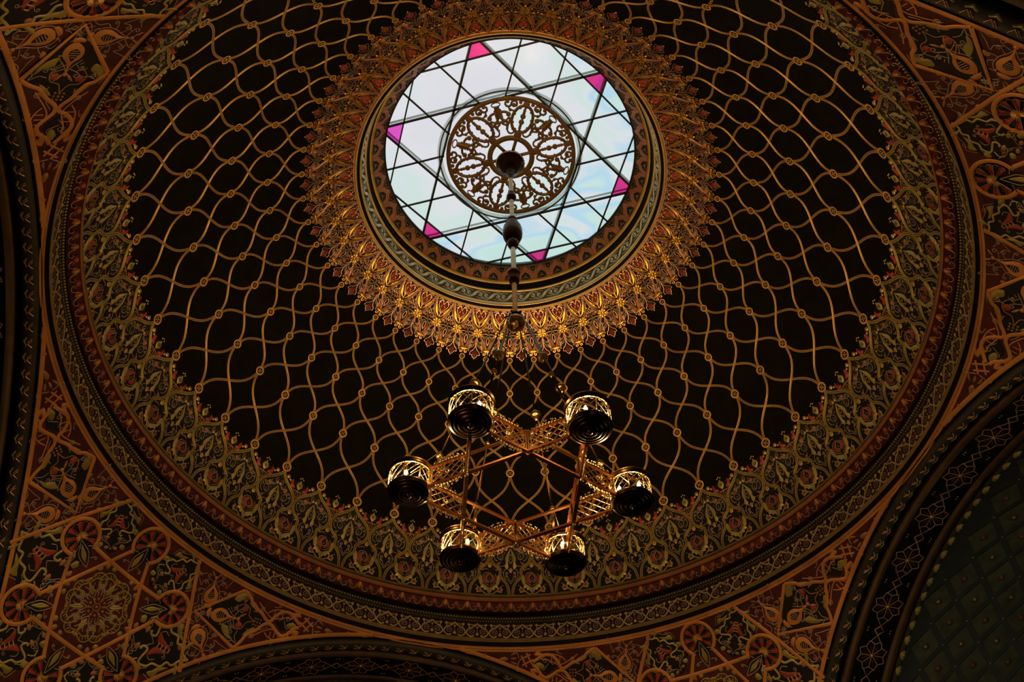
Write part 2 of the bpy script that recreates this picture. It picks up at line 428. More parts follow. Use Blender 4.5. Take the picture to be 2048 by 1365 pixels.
# -- hanging berry flower
for fx in (1, -1):
    Fp.at(.5, 33.4, 0, 1, fx)
    Fp.stroke([(.0, -.11), (.012, -.03), (.006, .06), (.035, .13), (.07, .16), (.085, .21)], .0085, 'pink_line', .007)
    Fp.curl(.012, -.05, .9, .07, .0078, 'grey_line', -1, .007)
    Fp.curl(.03, .03, .35, .075, .0085, 'grey_line', 1, .007)
    Fp.curl(.03, .06, .1, .05, .008, 'grey_line', -1, .007)
    Fp.stroke([(.02, .0), (.05, .07), (.10, .10), (.115, .15)], .0078, 'grey_line', .007)
    Fp.fill([(0, .130), (.022, .145), (.050, .170), (.052, .20), (.032, .222), (.0, .262)], 'wine', .005, .008, 3)
    Fp.stroke([(.0, .275), (.03, .25), (.048, .215), (.082, .21), (.075, .17)], .0085, 'pink_line', .010)
    Fp.disc(.016, .185, .006, 'pink_line', .017, .003, 6); Fp.disc(.030, .205, .006, 'pink_line', .017, .003, 6)
    Fp.disc(.010, .215, .006, 'pink_line', .017, .003, 6); Fp.disc(.010, .24, .006, 'pink_line', .017, .003, 6)
    Fp.pop()
Fp.at(.5, 33.4); Fp.disc(0, -.095, .020, 'leaf_yellow', .012, .005, 8); Fp.disc(0, .285, .012, 'pink_line', .010, .005, 8); Fp.pop()
Fp.stroke([(-.5, 27.0), (-.25, 27.0), (0, 27.0), (.25, 27.0), (.5, 27.0)], .030, 'pink_line', .008, n=1)
Fp.stroke([(-.42, 27.45), (0-.14, 27.45)], .0085, 'pink_line', .008, n=1); Fp.stroke([(.42, 27.45), (.14, 27.45)], .0085, 'pink_line', .008, n=1)
Fp.build('eye_fringe_relief', maps, ceiling)

# ---- lower fringe
G = Pat(dome_met)
G.fill([(-.5, 79.5), (.5, 79.5), (.5, 72.1), (.30, 69.9), (0, 67.9), (-.30, 69.9), (-.5, 72.1)], 'ink', .0012, 0, 1, False)
G.fill([(.5-.34, 70.6), (.5-.2, 68.8), (.5, 67.9), (.7, 68.8), (.84, 70.6), (.5, 72.2)], 'ink', .0016, 0, 1, False)
G.fill([(0, 68.4), (.20, 69.9), (.36, 70.9), (.42, 71.9), (.42, 72.6), (.36, 73.4), (.22, 74.2), (.19, 75.0), (.18, 75.9), (.08, 76.8), (0, 78.0), (-.08, 76.8), (-.18, 75.9), (-.19, 75.0), (-.22, 74.2), (-.36, 73.4), (-.42, 72.6), (-.42, 71.9), (-.36, 70.9), (-.20, 69.9)], 'ink_green', .0028, 0, 1, False)
og = [(0.0, 68.0), (.09, 68.9), (.24, 69.8), (.39, 70.7), (.465, 71.7), (.475, 72.6), (.42, 73.5), (.32, 74.2), (.25, 74.6), (.25, 75.3), (.235, 76.0), (.13, 76.9), (.065, 77.9), (.035, 79.6)]
for sg in (1, -1):
    Q = [(u*sg, v) for u, v in og]
    G.stroke(Q, .048, None, .010, ridge=.22, prof=ROPE, mats=rope_mats('olive', 'groove'), n=4)
for fx in (1, -1):
    # filling of the ogee cell
    G.at(0, 72.8, 0, 1, fx)
    G.fill([(0, -.20), (.035, -.14), (.075, -.07), (.088, .0), (.078, .05), (.10, .11), (.06, .15), (.035, .12), (.045, .07), (.04, .02), (.045, -.05), (.02, -.10)], 'olive_light', .006, .012, 3)
    G.stroke([(0, -.10), (.028, -.05), (.034, .0), (0, .07)], .012, 'grey_line', .008)
    G.disc(.0, -.02, .016, 'old_gold', .012, .006, 8)
    G.stroke([(.045, -.32), (.07, -.27), (.05, -.21), (.09, -.17), (.12, -.20)], .011, 'grey_line', .007)
    G.curl(.11, -.17, .5, .09, .011, 'grey_line', -1, .007)
    G.stroke([(.13, -.09), (.17, -.12), (.215, -.09), (.20, -.03), (.16, .0), (.125, -.03), (.13, -.09)], .010, 'grey_line', .007, n=3)
    G.stroke([(.17, -.07), (.155, -.03), (.175, -.01)], .008, 'grey_line', .007)
    G.disc(.245, -.10, .013, 'olive_light', .008, .005, 6)
    G.stroke([(.03, .18), (.06, .15), (.10, .18), (.115, .24), (.10, .31), (.04, .36), (.0, .42)], .011, 'grey_line', .007)
    G.curl(.07, .30, -1.4, .07, .010, 'grey_line', -1, .007)
    G.stroke([(0, .38), (.03, .33), (.055, .27)], .010, 'grey_line', .007)
    G.fill([(0, .14), (.03, .18), (.0, .23)], 'old_gold', .007, .007, 2)
    G.fill([(.03, -.27), (.045, -.24), (.03, -.215), (.0, -.24)], 'old_gold', .007, .006, 2)
    G.fill([(.15, -.22), (.185, -.19), (.165, -.16), (.14, -.18)], 'strap_dim', .007, .005, 2)
    G.stroke([(.02, -.38), (.07, -.34), (.10, -.29)], .010, 'strap_dim', .007)
    G.curl(.12, -.25, 1.1, .06, .009, 'strap_dim', 1, .007)
    G.pop()
    G.at(0, 72.8, 0, 1, fx)
    G.curl(.055, -.20, .2, .09, .010, 'grey_line', 1, .006); G.curl(.16, .03, 1.0, .09, .010, 'grey_line', -1, .006)
    G.curl(.10, .10, .1, .10, .010, 'strap_dim', -1, .006); G.curl(.035, .22, .9, .07, .009, 'grey_line', 1, .006)
    G.stroke([(.21, .02), (.25, .0), (.27, -.05), (.26, -.13), (.22, -.17)], .010, 'grey_line', .006)
    G.stroke([(.02, -.30), (.04, -.26), (.02, -.22)], .009, 'strap_dim', .006)
    G.disc(.10, -.115, .010, 'strap_dim', .006, .004, 6); G.disc(.20, .06, .010, 'olive_light', .006, .004, 6); G.disc(.13, .22, .009, 'olive_light', .006, .004, 6)
    G.fill([(.09, -.245), (.125, -.235), (.13, -.21), (.10, -.215)], 'maroon', .004, .004, 2)
    G.pop()
    # pomegranate between the cells
    G.at(.5, 76.2, 0, 1, fx)
    G.fill([(0, -.10), (.05, -.085), (.098, -.03), (.105, .03), (.06, .085), (0, .105)], 'brick', .005, .012, 3)
    G.stroke([(.0, -.15), (.022, -.10), (.075, -.085), (.115, -.02), (.115, .035), (.07, .095), (.01, .13)], .010, 'grey_line', .010)
    G.fill([(.0, -.05), (.03, -.02), (.038, .02), (.0, .055)], 'ink', .020, .0, 3)
    G.stroke([(0, -.10), (.02, -.05), (.045, -.01), (.042, .03), (0, .065)], .009, 'grey_line', .020)
    G.disc(.012, .02, .008, 'olive_light', .022, .004, 6); G.disc(.0, -.008, .008, 'olive_light', .022, .004, 6)
    G.fill([(.015, .26), (.015, .17), (.06, .13), (.115, .085), (.14, .02), (.13, -.04), (.16, -.06), (.175, .02), (.155, .10), (.135, .12), (.14, .16), (.10, .17), (.075, .21), (.04, .20)], 'olive_light', .008, .012, 3)
    G.stroke([(.0, -.13), (.04, -.16), (.09, -.155), (.12, -.13)], .014, 'strap_dim', .009)
    G.disc(.13, -.15, .012, 'olive_light', .010, .005, 6)
    G.fill([(0, -.18), (.03, -.20), (.036, -.235), (.012, -.26), (0, -.28)], 'old_gold', .008, .010, 2)
    G.stroke([(.02, .285), (.07, .265), (.12, .22)], .016, 'olive_light', .009)
    G.fill([(.12, .235), (.13, .17), (.165, .165), (.19, .13), (.20, .175), (.225, .19), (.205, .23), (.20, .265), (.16, .25)], 'olive_light', .007, .008, 1, False)
    G.fill([(.135, .225), (.145, .185), (.17, .175), (.19, .185), (.19, .235), (.16, .238)], 'brick', .016, .004, 1, False)
    G.disc(.215, .125, .010, 'olive_light', .010, .005, 6)
    # crest flower above
    G.pop()
    G.at(.5, 68.9, 0, 1, fx)
    G.fill([(0, -.09), (.015, -.06), (.045, -.03), (.05, .01), (.025, .045), (0, .065)], 'olive_light', .006, .010, 2)
    G.fill([(.008, -.03), (.022, .0), (.008, .03)], 'ink', .018, 0, 2)
    G.disc(.028, -.115, .014, 'olive_light', .008, .006, 6)
    G.fill([(.075, .075), (.13, .075), (.16, .03), (.155, -.025), (.125, -.055), (.115, -.01), (.10, .035), (.07, .05)], 'red', .006, .012, 3)
    G.stroke([(0, .10), (.05, .10), (.10, .10), (.155, .06)], .013, 'strap_dim', .006)
    G.curl(.03, .09, .9, .07, .010, 'strap_dim', 1, .007)
    G.stroke([(.0, .22), (.02, .16), (.0, .08)], .012, 'strap_dim', .007)
    G.pop()
    # leaf balls beside the stud
    G.at(0, 68.35, 0, 1, fx)
    G.disc(.105, .0, .034, 'rope_gold', .008, .012, 8); G.disc(.150, .035, .020, 'olive_light', .008, .008, 8)
    G.pop()
G.at(.5, 68.9); G.disc(0, -.135, .014, 'olive_light', .008, .006, 6); G.pop()
G.stroke([(.5, 77.9), (.5, 79.6)], .040, 'olive', .009, n=1)
G.build('base_fringe_relief', maps, ceiling)

# ================================================================== TRIMS round the eye and round the dome's foot
def ring_trim(name, prof, mats, n=192, parent=None):
    m = MB(); m.lathe([P2(*p) for p in prof], None, n, mats=mats); o = m.obj(name, parent); return o
def dense(pts): return pts
# eye: from the dome's edge upward to the glass
eye = ring_trim('trim_1', [(.4905, 2.7690), (.4885, 2.7600), (.4850, 2.7600), (.4835, 2.7660), (.4835, 2.7660), (.4800, 2.7680), (.4745, 2.7720), (.4745, 2.7720), (.4700, 2.7760), (.4715, 2.7860), (.4730, 2.7925), (.4730, 2.7925), (.4665, 2.8440), (.4665, 2.8440), (.4610, 2.8450), (.4615, 2.8490), (.4615, 2.8490), (.4590, 2.8640), (.4545, 2.8760), (.4545, 2.8760), (.4460, 2.8765), (.4470, 2.8850), (.4470, 2.8850), (.4135, 2.9260), (.4135, 2.9260), (.4095, 2.9270), (.4110, 2.9400)],
    ['cream', 'cream', 'cream', 'black_paint', 'black_paint', 'black_paint', 'cream', 'cream', 'cream', 'cream', 'sage', 'sage', 'cream', 'cream', 'cream', 'black_paint', 'black_paint', 'black_paint', 'black_paint', 'old_gold', 'old_gold', 'old_gold', 'brown', 'brown', 'iron', 'iron'])
tag(eye, kind='structure')
# green guilloche round the eye
a0, a1 = P2(.4730, 2.7935), P2(.4665, 2.8430)
g = Pat(cone_met(a0, a1, NC))
W_ = cone_met(a0, a1, NC)(0, 0)[0]; H_ = cone_met(a0, a1, NC)(0, 0)[1]
g.at(0, .5)
for fx, rot in ((1, 0), (1, PI)):
    g.stack[-1] = (0, .5, rot, 1, fx)
    g.stroke([(-.5*W_, .36*H_), (-.25*W_, .38*H_), (0, .12*H_), (.14*W_, -.16*H_), (.32*W_, -.22*H_), (.42*W_, -.02*H_), (.33*W_, .15*H_), (.24*W_, .06*H_)], .020, 'sage_line', .002, ridge=.3)
    g.stroke([(-.36*W_, .22*H_), (-.12*W_, .16*H_), (.04*W_, -.12*H_), (.20*W_, -.36*H_), (.5*W_, -.38*H_)], .013, 'sage_line', .002, ridge=.3)
    g.curl(.10*W_, .30*H_, .2, .10, .009, 'sage_line', -1, .002)
    g.stroke([(-.42*W_, -.05*H_), (-.34*W_, .08*H_), (-.22*W_, .0)], .008, 'sage_line', .002)
g.pop(); g.at(0, .5); g.disc(.33*W_, -.02*H_, .012, 'cream', .003, .004, 6); g.disc(-.33*W_, .02*H_, .012, 'cream', .003, .004, 6)
g.disc(.5*W_, 0, .022, 'green_dark', .002, .003, 8); g.pop()
g.build('guilloche_relief', [cone_map(a0, a1, k, NC) for k in range(NC)], eye)
# arrow-head frieze just below the glass
a0, a1 = P2(.4468, 2.8855), P2(.4140, 2.9255)
met = cone_met(a0, a1, NC); W_, H_ = met(0, 0)
g = Pat(met); g.at(0, .5)
g.stroke([(-.5*W_, -.42*H_), (-.40*W_, -.30*H_), (-.36*W_, -.05*H_), (-.10*W_, .16*H_), (0, .36*H_), (.10*W_, .16*H_), (.36*W_, -.05*H_), (.40*W_, -.30*H_), (.5*W_, -.42*H_)], .070, 'orange_paint', .001, ridge=.05, n=2)
for dy, w_ in ((.0, .010), (.22, .010)):
    g.stroke([(-.46*W_, (-.42+dy)*H_), (-.30*W_, (-.12+dy)*H_), (-.05*W_, (.05+dy)*H_), (0, (.16+dy)*H_), (.05*W_, (.05+dy)*H_), (.30*W_, (-.12+dy)*H_), (.46*W_, (-.42+dy)*H_)], w_, 'grey_line', .006, n=1)
g.fill([(-.20*W_, -.48*H_), (-.26*W_, -.28*H_), (0, .06*H_), (.26*W_, -.28*H_), (.20*W_, -.48*H_)], 'ink_green', .006, .0, 1, False)
for fx in (1, -1):
    g.stack[-1] = (0, .5, 0, 1, fx)
    g.stroke([(0, -.38*H_), (.05*W_, -.30*H_), (.13*W_, -.34*H_), (.14*W_, -.44*H_)], .010, 'strap_dim', .008, n=3)
    g.fill([(.32*W_, .42*H_), (.38*W_, .14*H_), (.5*W_, .04*H_), (.5*W_, .42*H_)], 'ink_green', .006, 0, 1, False)
    g.stroke([(.30*W_, .40*H_), (.37*W_, .14*H_), (.5*W_, .02*H_)], .008, 'olive', .008, n=1)
g.stack[-1] = (0, .5, 0, 1, 1)
g.stroke([(0, -.36*H_), (0, -.14*H_)], .012, 'grey_line', .008, n=1)
g.disc(.5*W_, .24*H_, .014, 'strap_dim', .008, .003, 6)
g.pop(); g.build('arrow_frieze_relief', [cone_map(a0, a1, k, NC) for k in range(NC)], eye)

# foot of the dome
foot = ring_trim('trim_2', [(1.0668, 2.0050), (1.0560, 1.9985), (1.0500, 1.9935), (1.0490, 1.9850), (1.0490, 1.9850), (1.0495, 1.9800), (1.0495, 1.9800), (1.0473, 1.9780), (1.0473, 1.9640), (1.0473, 1.9640), (1.0600, 1.9580), (1.0690, 1.9480), (1.0705, 1.9380), (1.0705, 1.9380), (1.0760, 1.9330), (1.0690, 1.9220), (1.0690, 1.9220), (1.0735, 1.9100), (1.0740, 1.9005), (1.0740, 1.9005), (1.0725, 1.8445), (1.0725, 1.8445), (1.0690, 1.8430), (1.0690, 1.8285), (1.0690, 1.8285), (1.0780, 1.8260), (1.0780, 1.8180), (1.0780, 1.8180), (1.0755, 1.8175), (1.0780, 1.8070), (1.0800, 1.8060)],
    ['olive', 'olive', 'olive', 'groove', 'groove', 'groove', 'strap', 'strap', 'maroon', 'maroon', 'maroon', 'maroon', 'black_paint', 'black_paint', 'black_paint', 'green_black', 'green_black', 'green_black', 'maroon', 'maroon', 'old_gold', 'old_gold', 'old_gold', 'old_gold', 'black_paint', 'black_paint', 'black_paint', 'strap', 'strap', 'strap'], n=288)
tag(foot, kind='structure')
N2 = 96
# red frieze with gilt eggs, ruby bosses and beaded scrolls (real bosses on the cove)
a0, a1 = P2(1.0490, 1.9630), P2(1.0700, 1.9400)
met = cone_met(a0, a1, N2); W_, H_ = met(0, 0)
g = Pat(met)
def egg(P, x, y, rx, ry, m, h):
    a = np.arange(12)*2*PI/12; c = [(x, y)]
    V = []; F = []; M = []
    for q, (s_, z_) in enumerate(((1, 0), (.85, .6), (.5, .92), (.01, 1.05))):
        for t in a: V.append((x+rx*s_*math.cos(t)/P.met(0, 0)[0], y+ry*s_*math.sin(t)/P.met(0, 0)[1], h+z_*rx))
    for q in range(3):
        for k in range(12): F.append((q*12+k, q*12+(k+1) % 12, (q+1)*12+(k+1) % 12, (q+1)*12+k)); M.append(m)
    P._add(V, F, M)
egg(g, 0, .36, .036, .052, 'strap', .0)
egg(g, .5, .36, .046, .045, 'brick', .0)
g.at(.5, .36)
for k in range(8):
    a = k*PI/4; g.disc(.020*math.cos(a), .018*math.sin(a), .0065, 'pink_line', .043, .003, 5)
g.disc(0, 0, .006, 'pink_line', .046, .003, 5); g.pop()
for fx in (1, -1):
    g.at(0, .55, 0, 1, fx)
    g.stroke([(.045, -.035), (.045, .0), (.065, .04), (.10, .052), (.135, .035), (.142, .0), (.122, -.015), (.108, .0)], .009, 'grey_line', .006, n=3, ridge=.5)
    g.pop()
g.build('egg_frieze_relief', [cone_map(a0, a1, k, N2) for k in range(N2)], foot)
# bead rows
a0, a1 = P2(1.0690, 1.9215), P2(1.0740, 1.9010)
met = cone_met(a0, a1, N2); g = Pat(met)
for i in range(8):
    g.disc((i+.5)/8, .25, .013, 'old_gold', .003, .014, 6); g.disc(i/8, .75, .010, 'olive', .003, .008, 5)
g.build('bead_relief', [cone_map(a0, a1, k, N2) for k in range(N2)], foot)
# scroll frieze
a0, a1 = P2(1.0738, 1.9000), P2(1.0727, 1.8450)
met = cone_met(a0, a1, N2); W_, H_ = met(0, 0)
g = Pat(met)
for fx in (1, -1):
    g.at(0, .5, 0, 1, fx)     # y grows downward; cup at the bottom of each unit
    g.stroke([(.5*W_-.006, -.44*H_), (.40*W_, -.28*H_), (.14*W_, -.08*H_), (.045*W_, .10*H_), (.03*W_, .22*H_), (.12*W_, .38*H_), (.25*W_, .43*H_), (.36*W_, .36*H_)], .025, 'olive_light', .003, ridge=.35)
    g.stroke([(.44*W_, -.36*H_), (.30*W_, -.33*H_), (.17*W_, -.35*H_)], .017, 'olive_light', .003, n=2)
    g.disc(.12*W_, -.36*H_, .025, 'olive_light', .004, .010, 8)
    g.stroke([(.12*W_, -.32*H_), (.15*W_, -.20*H_), (.13*W_, -.10*H_)], .015, 'olive_light', .003, n=2)
    g.stroke([(.17*W_, .05*H_), (.26*W_, -.08*H_), (.36*W_, .02*H_), (.36*W_, .20*H_), (.24*W_, .26*H_), (.16*W_, .18*H_), (.17*W_, .05*H_)], .009, 'grey_line', .003, n=2)
    g.stroke([(.22*W_, .14*H_), (.26*W_, .02*H_), (.30*W_, .12*H_), (.26*W_, .18*H_)], .007, 'grey_line', .003, n=2)
    g.pop()
g.at(.5, .5)
g.fill([(0, -.28*H_), (.05*W_, -.17*H_), (0, -.06*H_), (-.05*W_, -.17*H_)], 'olive_light', .003, .006, 1, False)
g.fill([(0, .12*H_), (.09*W_, .30*H_), (0, .38*H_), (-.09*W_, .30*H_)], 'olive_light', .003, .006, 1, False)
g.disc(0, .05*H_, .010, 'olive_light', .005, .005, 6)
g.pop(); g.at(0, .5); g.fill([(-.05*W_, .14*H_), (.05*W_, .14*H_), (.04*W_, .26*H_), (-.04*W_, .26*H_)], 'old_gold', .007, .005, 1, False)
g.fill([(0, -.34*H_), (.06*W_, -.24*H_), (0, -.05*H_), (-.06*W_, -.24*H_)], 'ink', .001, .0, 1, False)
g.pop()
g.build('scroll_frieze_relief', [cone_map(a0, a1, k, N2) for k in range(N2)], foot)

# ================================================================== PENDENTIVES
SIDE = {0: 'northeast', 1: 'northwest', 2: 'southwest', 3: 'southeast'}
LIM = AN/RP
def pend_low(dl): return math.degrees(math.acos(min(1, LIM/math.cos(math.radians(45-abs(dl))))))
EL1 = 46.15
def pend_surface(k):
    mp = pend_map(k); V = []; F = []; nu, nv = 96, 24
    for i in range(nu+1):
        dl = -43.6+87.2*i/nu; lo = min(pend_low(dl), EL1-.02)
        for j in range(nv+1): V.append((dl, lo+(EL1-lo)*j/nv, 0))
    for i in range(nu):
        for j in range(nv): a = i*(nv+1)+j; F.append((a, a+1, a+nv+2, a+nv+1))
    o = raw_mesh('wall_'+SIDE[k], mp(np.array(V)), F, ['maroon'], None); tag(o, kind='structure'); return o
pends = [pend_surface(k) for k in range(4)]
CIRC = {'a': (8.25, 40.45), 'b': (0, 44.1), 'c': (-8.25, 40.45), 'd': (7.5, 32.9), 'e': (0, 29.3), 'f': (-7.5, 32.9)}
CC = (0, 36.75)
RC = 1.77*RP*PI/180           # centre-line radius of the medallion rings, metres
# -------- strapwork
S = Pat(pend_met)
SW = .050
# borders along the ring and along the arches
S.stroke([(d, 45.98) for d in np.linspace(-45, 45, 80)], .032, 'strap', .004, ridge=.10, n=1)
for sg in (1, -1):
    pts = []
    for d in np.linspace(0.5, 42.8, 60):
        lo = pend_low(d)
        e = lo+.24
        if e > 46.02: break
        pts.append((sg*d*(1-.0), e))
    S.stroke(pts, .056, 'strap', .006, ridge=.10, n=1)
def gap_pts(key, half=37):
    cx, cy = CIRC[key]; mu, mv = pend_met(cx, cy)
    ang = math.atan2((CC[1]-cy)*mv, (CC[0]-cx)*mu); h = math.radians(half)
    A = [(cx+RC*math.cos(ang+s*h)/mu, cy+RC*math.sin(ang+s*h)/mv) for s in (1, -1)]
    return A, ang
for a_, b_ in (('a', 'c'), ('c', 'e'), ('e', 'a'), ('b', 'd'), ('d', 'f'), ('f', 'b')):
    best = None
    for p in gap_pts(a_)[0]:
        for q in gap_pts(b_)[0]:
            # the strap runs between the outermost facing notch corners
            d_ = math.hypot((p[0]-q[0])*.75, p[1]-q[1])
            if best is None or d_ < best[0]: best = (d_, p, q)
    p, q = best[1], best[2]
    P = [(p[0]+(q[0]-p[0])*t, p[1]+(q[1]-p[1])*t) for t in np.linspace(0, 1, 12)]
    S.stroke(P, SW, 'strap', .008, ridge=.12, n=1)
S.begin()
# straps from the arch border over the upper circles to the ring border
pts = np.array([(14.0, 35.75), (10.8, 41.1), (7.25, 45.85)]); S.stroke(pts, SW, 'strap', .010, ridge=.12, n=6)
# lower straps under the hexagram towards the arch borders
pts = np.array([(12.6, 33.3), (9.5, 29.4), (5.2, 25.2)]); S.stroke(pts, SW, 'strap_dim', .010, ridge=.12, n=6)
# kite with ogee ends (measured on the two best lit pendentives)
S.stroke([(16.1, 45.65), (11.3, 41.5), (18.8, 40.0)], SW, 'strap', .009, ridge=.12, n=1)
top = [(16.1, 45.65), (17.5, 45.25), (18.1, 44.75), (18.95, 44.55), (20.2, 44.3), (21.2, 43.9), (21.9, 43.95), (22.3, 44.7), (23.15, 45.35), (24.3, 45.45), (25.3, 45.1), (26.2, 44.75)]
bot = [(18.8, 40.0), (19.3, 40.85), (19.55, 41.65), (19.9, 41.95), (20.6, 42.6), (21.3, 43.45), (22.2, 43.65), (23.3, 43.25), (24.2, 42.96), (25.0, 43.3), (25.6, 44.05), (26.3, 44.45)]
S.stroke(top, .046, 'strap', .010, ridge=.15, n=4); S.stroke(bot, .046, 'strap', .010, ridge=.15, n=4)
# interlaced knot, bouquet, drop
S.at(27.2, 45.0, .35+PI/4)
for dx, dy, rot in ((0, -.09, 0), (0, .09, 0), (-.09, 0, PI/2), (.09, 0, PI/2)):
    c, n_ = math.cos(rot), math.sin(rot); S.stroke([(dx*.5-.095*c, dy*.5-.095*n_), (dx*.5+.095*c, dy*.5+.095*n_)], .026, 'strap', .012, n=1)
S.pop()
S.at(28.6, 45.05); S.curl(-.02, .02, 1.2, .12, .014, 'grey_line', 1, .006); S.curl(-.02, -.02, -1.2, .12, .014, 'grey_line', -1, .006); S.pop()
S.at(29.8, 45.15, -.05, .6)
for q in (-1, 0, 1): S.fill([(.0, q*.07), (-.09, q*.12-.03), (-.18, q*.13), (-.09, q*.12+.03)], 'strap_dim', .006, .01, 2)
S.fill([(.05, 0), (.14, .06), (.30, .0), (.14, -.06)], 'strap_dim', .006, .012, 2); S.pop()
S.at(33.9, 45.5); S.disc(0, 0, .024, 'strap', .008, .014, 10); S.stroke([(.05, .0), (.30, .01)], .012, 'strap_dim', .006, n=1); S.pop()
S.mirror(0)
MAPP = [pend_map(k) for k in range(4)]
for k in range(4): S.build('strapwork_relief', [MAPP[k]], pends[k])
# -------- painted arabesques
R_ = Pat(pend_met)
R_.fill([(-4.6, 33.2), (0, 31.2), (4.6, 33.2), (6.4, 36.7), (4.6, 40.4), (0, 42.4), (-4.6, 40.4), (-6.4, 36.7)], 'maroon', .0015, 0, 1, False)
def lute(P, sc=1., leaf='strap', ink='ink', b=.60):
    P.stack[-1] = (*P.stack[-1][:3], P.stack[-1][3]*sc, P.stack[-1][4])
    st = P.stack[-1]; B = lambda L_: [(x*b, y*b) for x, y in L_]
    P.fill(B([(0, .36), (.04, .18), (.15, .04), (.185, -.10), (.12, -.22), (0, -.26), (-.12, -.22), (-.185, -.10), (-.15, .04), (-.04, .18)]), leaf, .005, .008, 3)
    P.fill(B([(0, .12), (.065, .0), (.080, -.08), (0, -.14), (-.080, -.08), (-.065, .0)]), ink, .015, 0, 3)
    for q, w_ in ((-.10, .10), (-.055, .14), (-.01, .13), (.035, .08)): P.stroke(B([(-w_/2, q), (w_/2, q)]), .009, 'grey_line', .016, n=1)
    P.fill(B([(-.12, -.27), (.12, -.27), (.10, -.34), (.03, -.37), (-.03, -.37), (-.10, -.34)]), leaf, .005, .006, 1, False)
    P.disc(0, .40*b, .028, leaf, .006, .008, 8)
    for fx in (1, -1):
        P.stack[-1] = (st[0], st[1], st[2], st[3], st[4]*fx)
        P.stroke(B([(0, .36), (.07, .22), (.18, .08), (.225, -.10), (.16, -.25), (.06, -.30)]), .010, 'grey_line', .006)
        P.curl(.03, .18, .5, .11, .010, 'grey_line', 1, .005)
        P.curl(.12, .04, .1, .08, .010, 'grey_line', -1, .005)
        P.curl(.06, .10, .9, .09, .009, 'grey_line', -1, .005)
        P.stroke([(.10, .20), (.18, .17), (.20, .10), (.25, .18), (.33, .31), (.24, .27), (.16, .29)], .010, 'grey_line', .005)
        P.stroke([(.14, -.02), (.19, -.06), (.17, -.14), (.22, -.20), (.28, -.16)], .010, 'grey_line', .005)
        P.fill([(.02, .25), (.06, .27), (.10, .34), (.05, .31)], 'strap_dim', .005, .005, 2)
        P.fill([(.24, .0), (.27, .05), (.31, .02), (.28, -.03)], 'strap_dim', .005, .004, 2)
        P.stroke([(.02, -.24), (.08, -.28), (.13, -.24), (.15, -.18)], .010, 'grey_line', .005)
        P.stroke([(.01, -.26), (.05, -.34), (0, -.42)], .010, 'grey_line', .005)
        P.stroke([(.05, -.30), (.11, -.36), (.16, -.30)], .009, 'grey_line', .005)
    P.stack[-1] = st
def bell(P, sc=1.):
    P.stack[-1] = (*P.stack[-1][:3], sc, 1); st = P.stack[-1]
    P.fill([(-.50, -.05), (-.30, .38), (0, .62), (.30, .38), (.50, -.05), (.38, -.45), (0, -.64), (-.38, -.45)], 'ink', .002, 0, 1, False)
    for fx in (1, -1):
        P.stack[-1] = (st[0], st[1], st[2], st[3], fx)
        P.stroke([(0, .56), (.05, .44), (.17, .36), (.16, .26), (.26, .20), (.27, .06), (.34, .0), (.36, -.12), (.30, -.16), (.12, -.13), (.10, -.22), (.16, -.24)], .036, 'olive_light', .008, n=3)
        P.stroke([(.30, -.20), (.36, -.30), (.30, -.38)], .022, 'olive_light', .008, n=3)
        P.fill([(.03, .22), (.12, .02), (.20, -.10), (.05, -.06), (.02, .05)], 'red', .005, .005, 2)
        P.stroke([(0, -.10), (.10, -.22), (.16, -.34), (.05, -.46), (0, -.56)], .011, 'grey_line', .007)
        P.curl(.12, -.36, -.2, .14, .011, 'grey_line', 1, .007)
        P.fill([(.22, .34), (.34, .22), (.46, .18), (.42, .05), (.36, .12), (.28, .18)], 'olive', .005, .005, 2)
        P.fill([(.10, .42), (.30, .52), (.24, .42)], 'olive', .005, .005, 2)
        P.stroke([(.08, .50), (.24, .44), (.38, .26), (.50, .20), (.46, .02)], .011, 'grey_line', .006)
        P.curl(.36, .02, -1.0, .15, .012, 'grey_line', -1, .006); P.curl(.10, -.44, .6, .15, .011, 'grey_line', 1, .006)
        P.curl(.34, -.34, .4, .12, .011, 'grey_line', -1, .006); P.curl(.03, .10, .9, .10, .010, 'grey_line', -1, .012)
        P.curl(.40, .14, 1.2, .12, .011, 'olive', 1, .006)
        P.fill([(.08, -.30), (.15, -.27), (.20, -.31), (.13, -.35)], 'strap_dim', .005, .005, 2)
        P.fill([(.04, -.52), (.10, -.56), (.15, -.52), (.09, -.48)], 'strap_dim', .005, .005, 2)
        P.fill([(.36, -.10), (.44, -.06), (.50, -.14), (.43, -.20)], 'olive', .005, .005, 2)
        P.stroke([(.20, .06), (.24, -.02), (.20, -.08)], .011, 'olive_light', .006)
        P.fill([(.20, -.42), (.30, -.46), (.26, -.54), (.18, -.5)], 'olive', .005, .005, 2)
    P.stack[-1] = st
    for q in (-.02, .05, .12, .19): P.stroke([(-.045+q*.08, q), (.045-q*.08, q)], .020, 'olive_light', .014, n=1)
def comb(P):
    st = P.stack[-1]
    P.stroke([(0, 0), (.04, .10), (.14, .14), (.24, .08), (.27, -.03), (.20, -.09), (.15, -.04), (.19, .0)], .019, 'olive', .008, n=3)
    P.stroke([(.02, -.03), (.07, .03), (.14, .05), (.18, .02)], .020, 'olive', .008, n=3)
    for q in range(4): P.stroke([(.05+.04*q, .045-.003*q*q), (.055+.048*q, .115-.006*q*q)], .015, 'olive', .008, n=1)
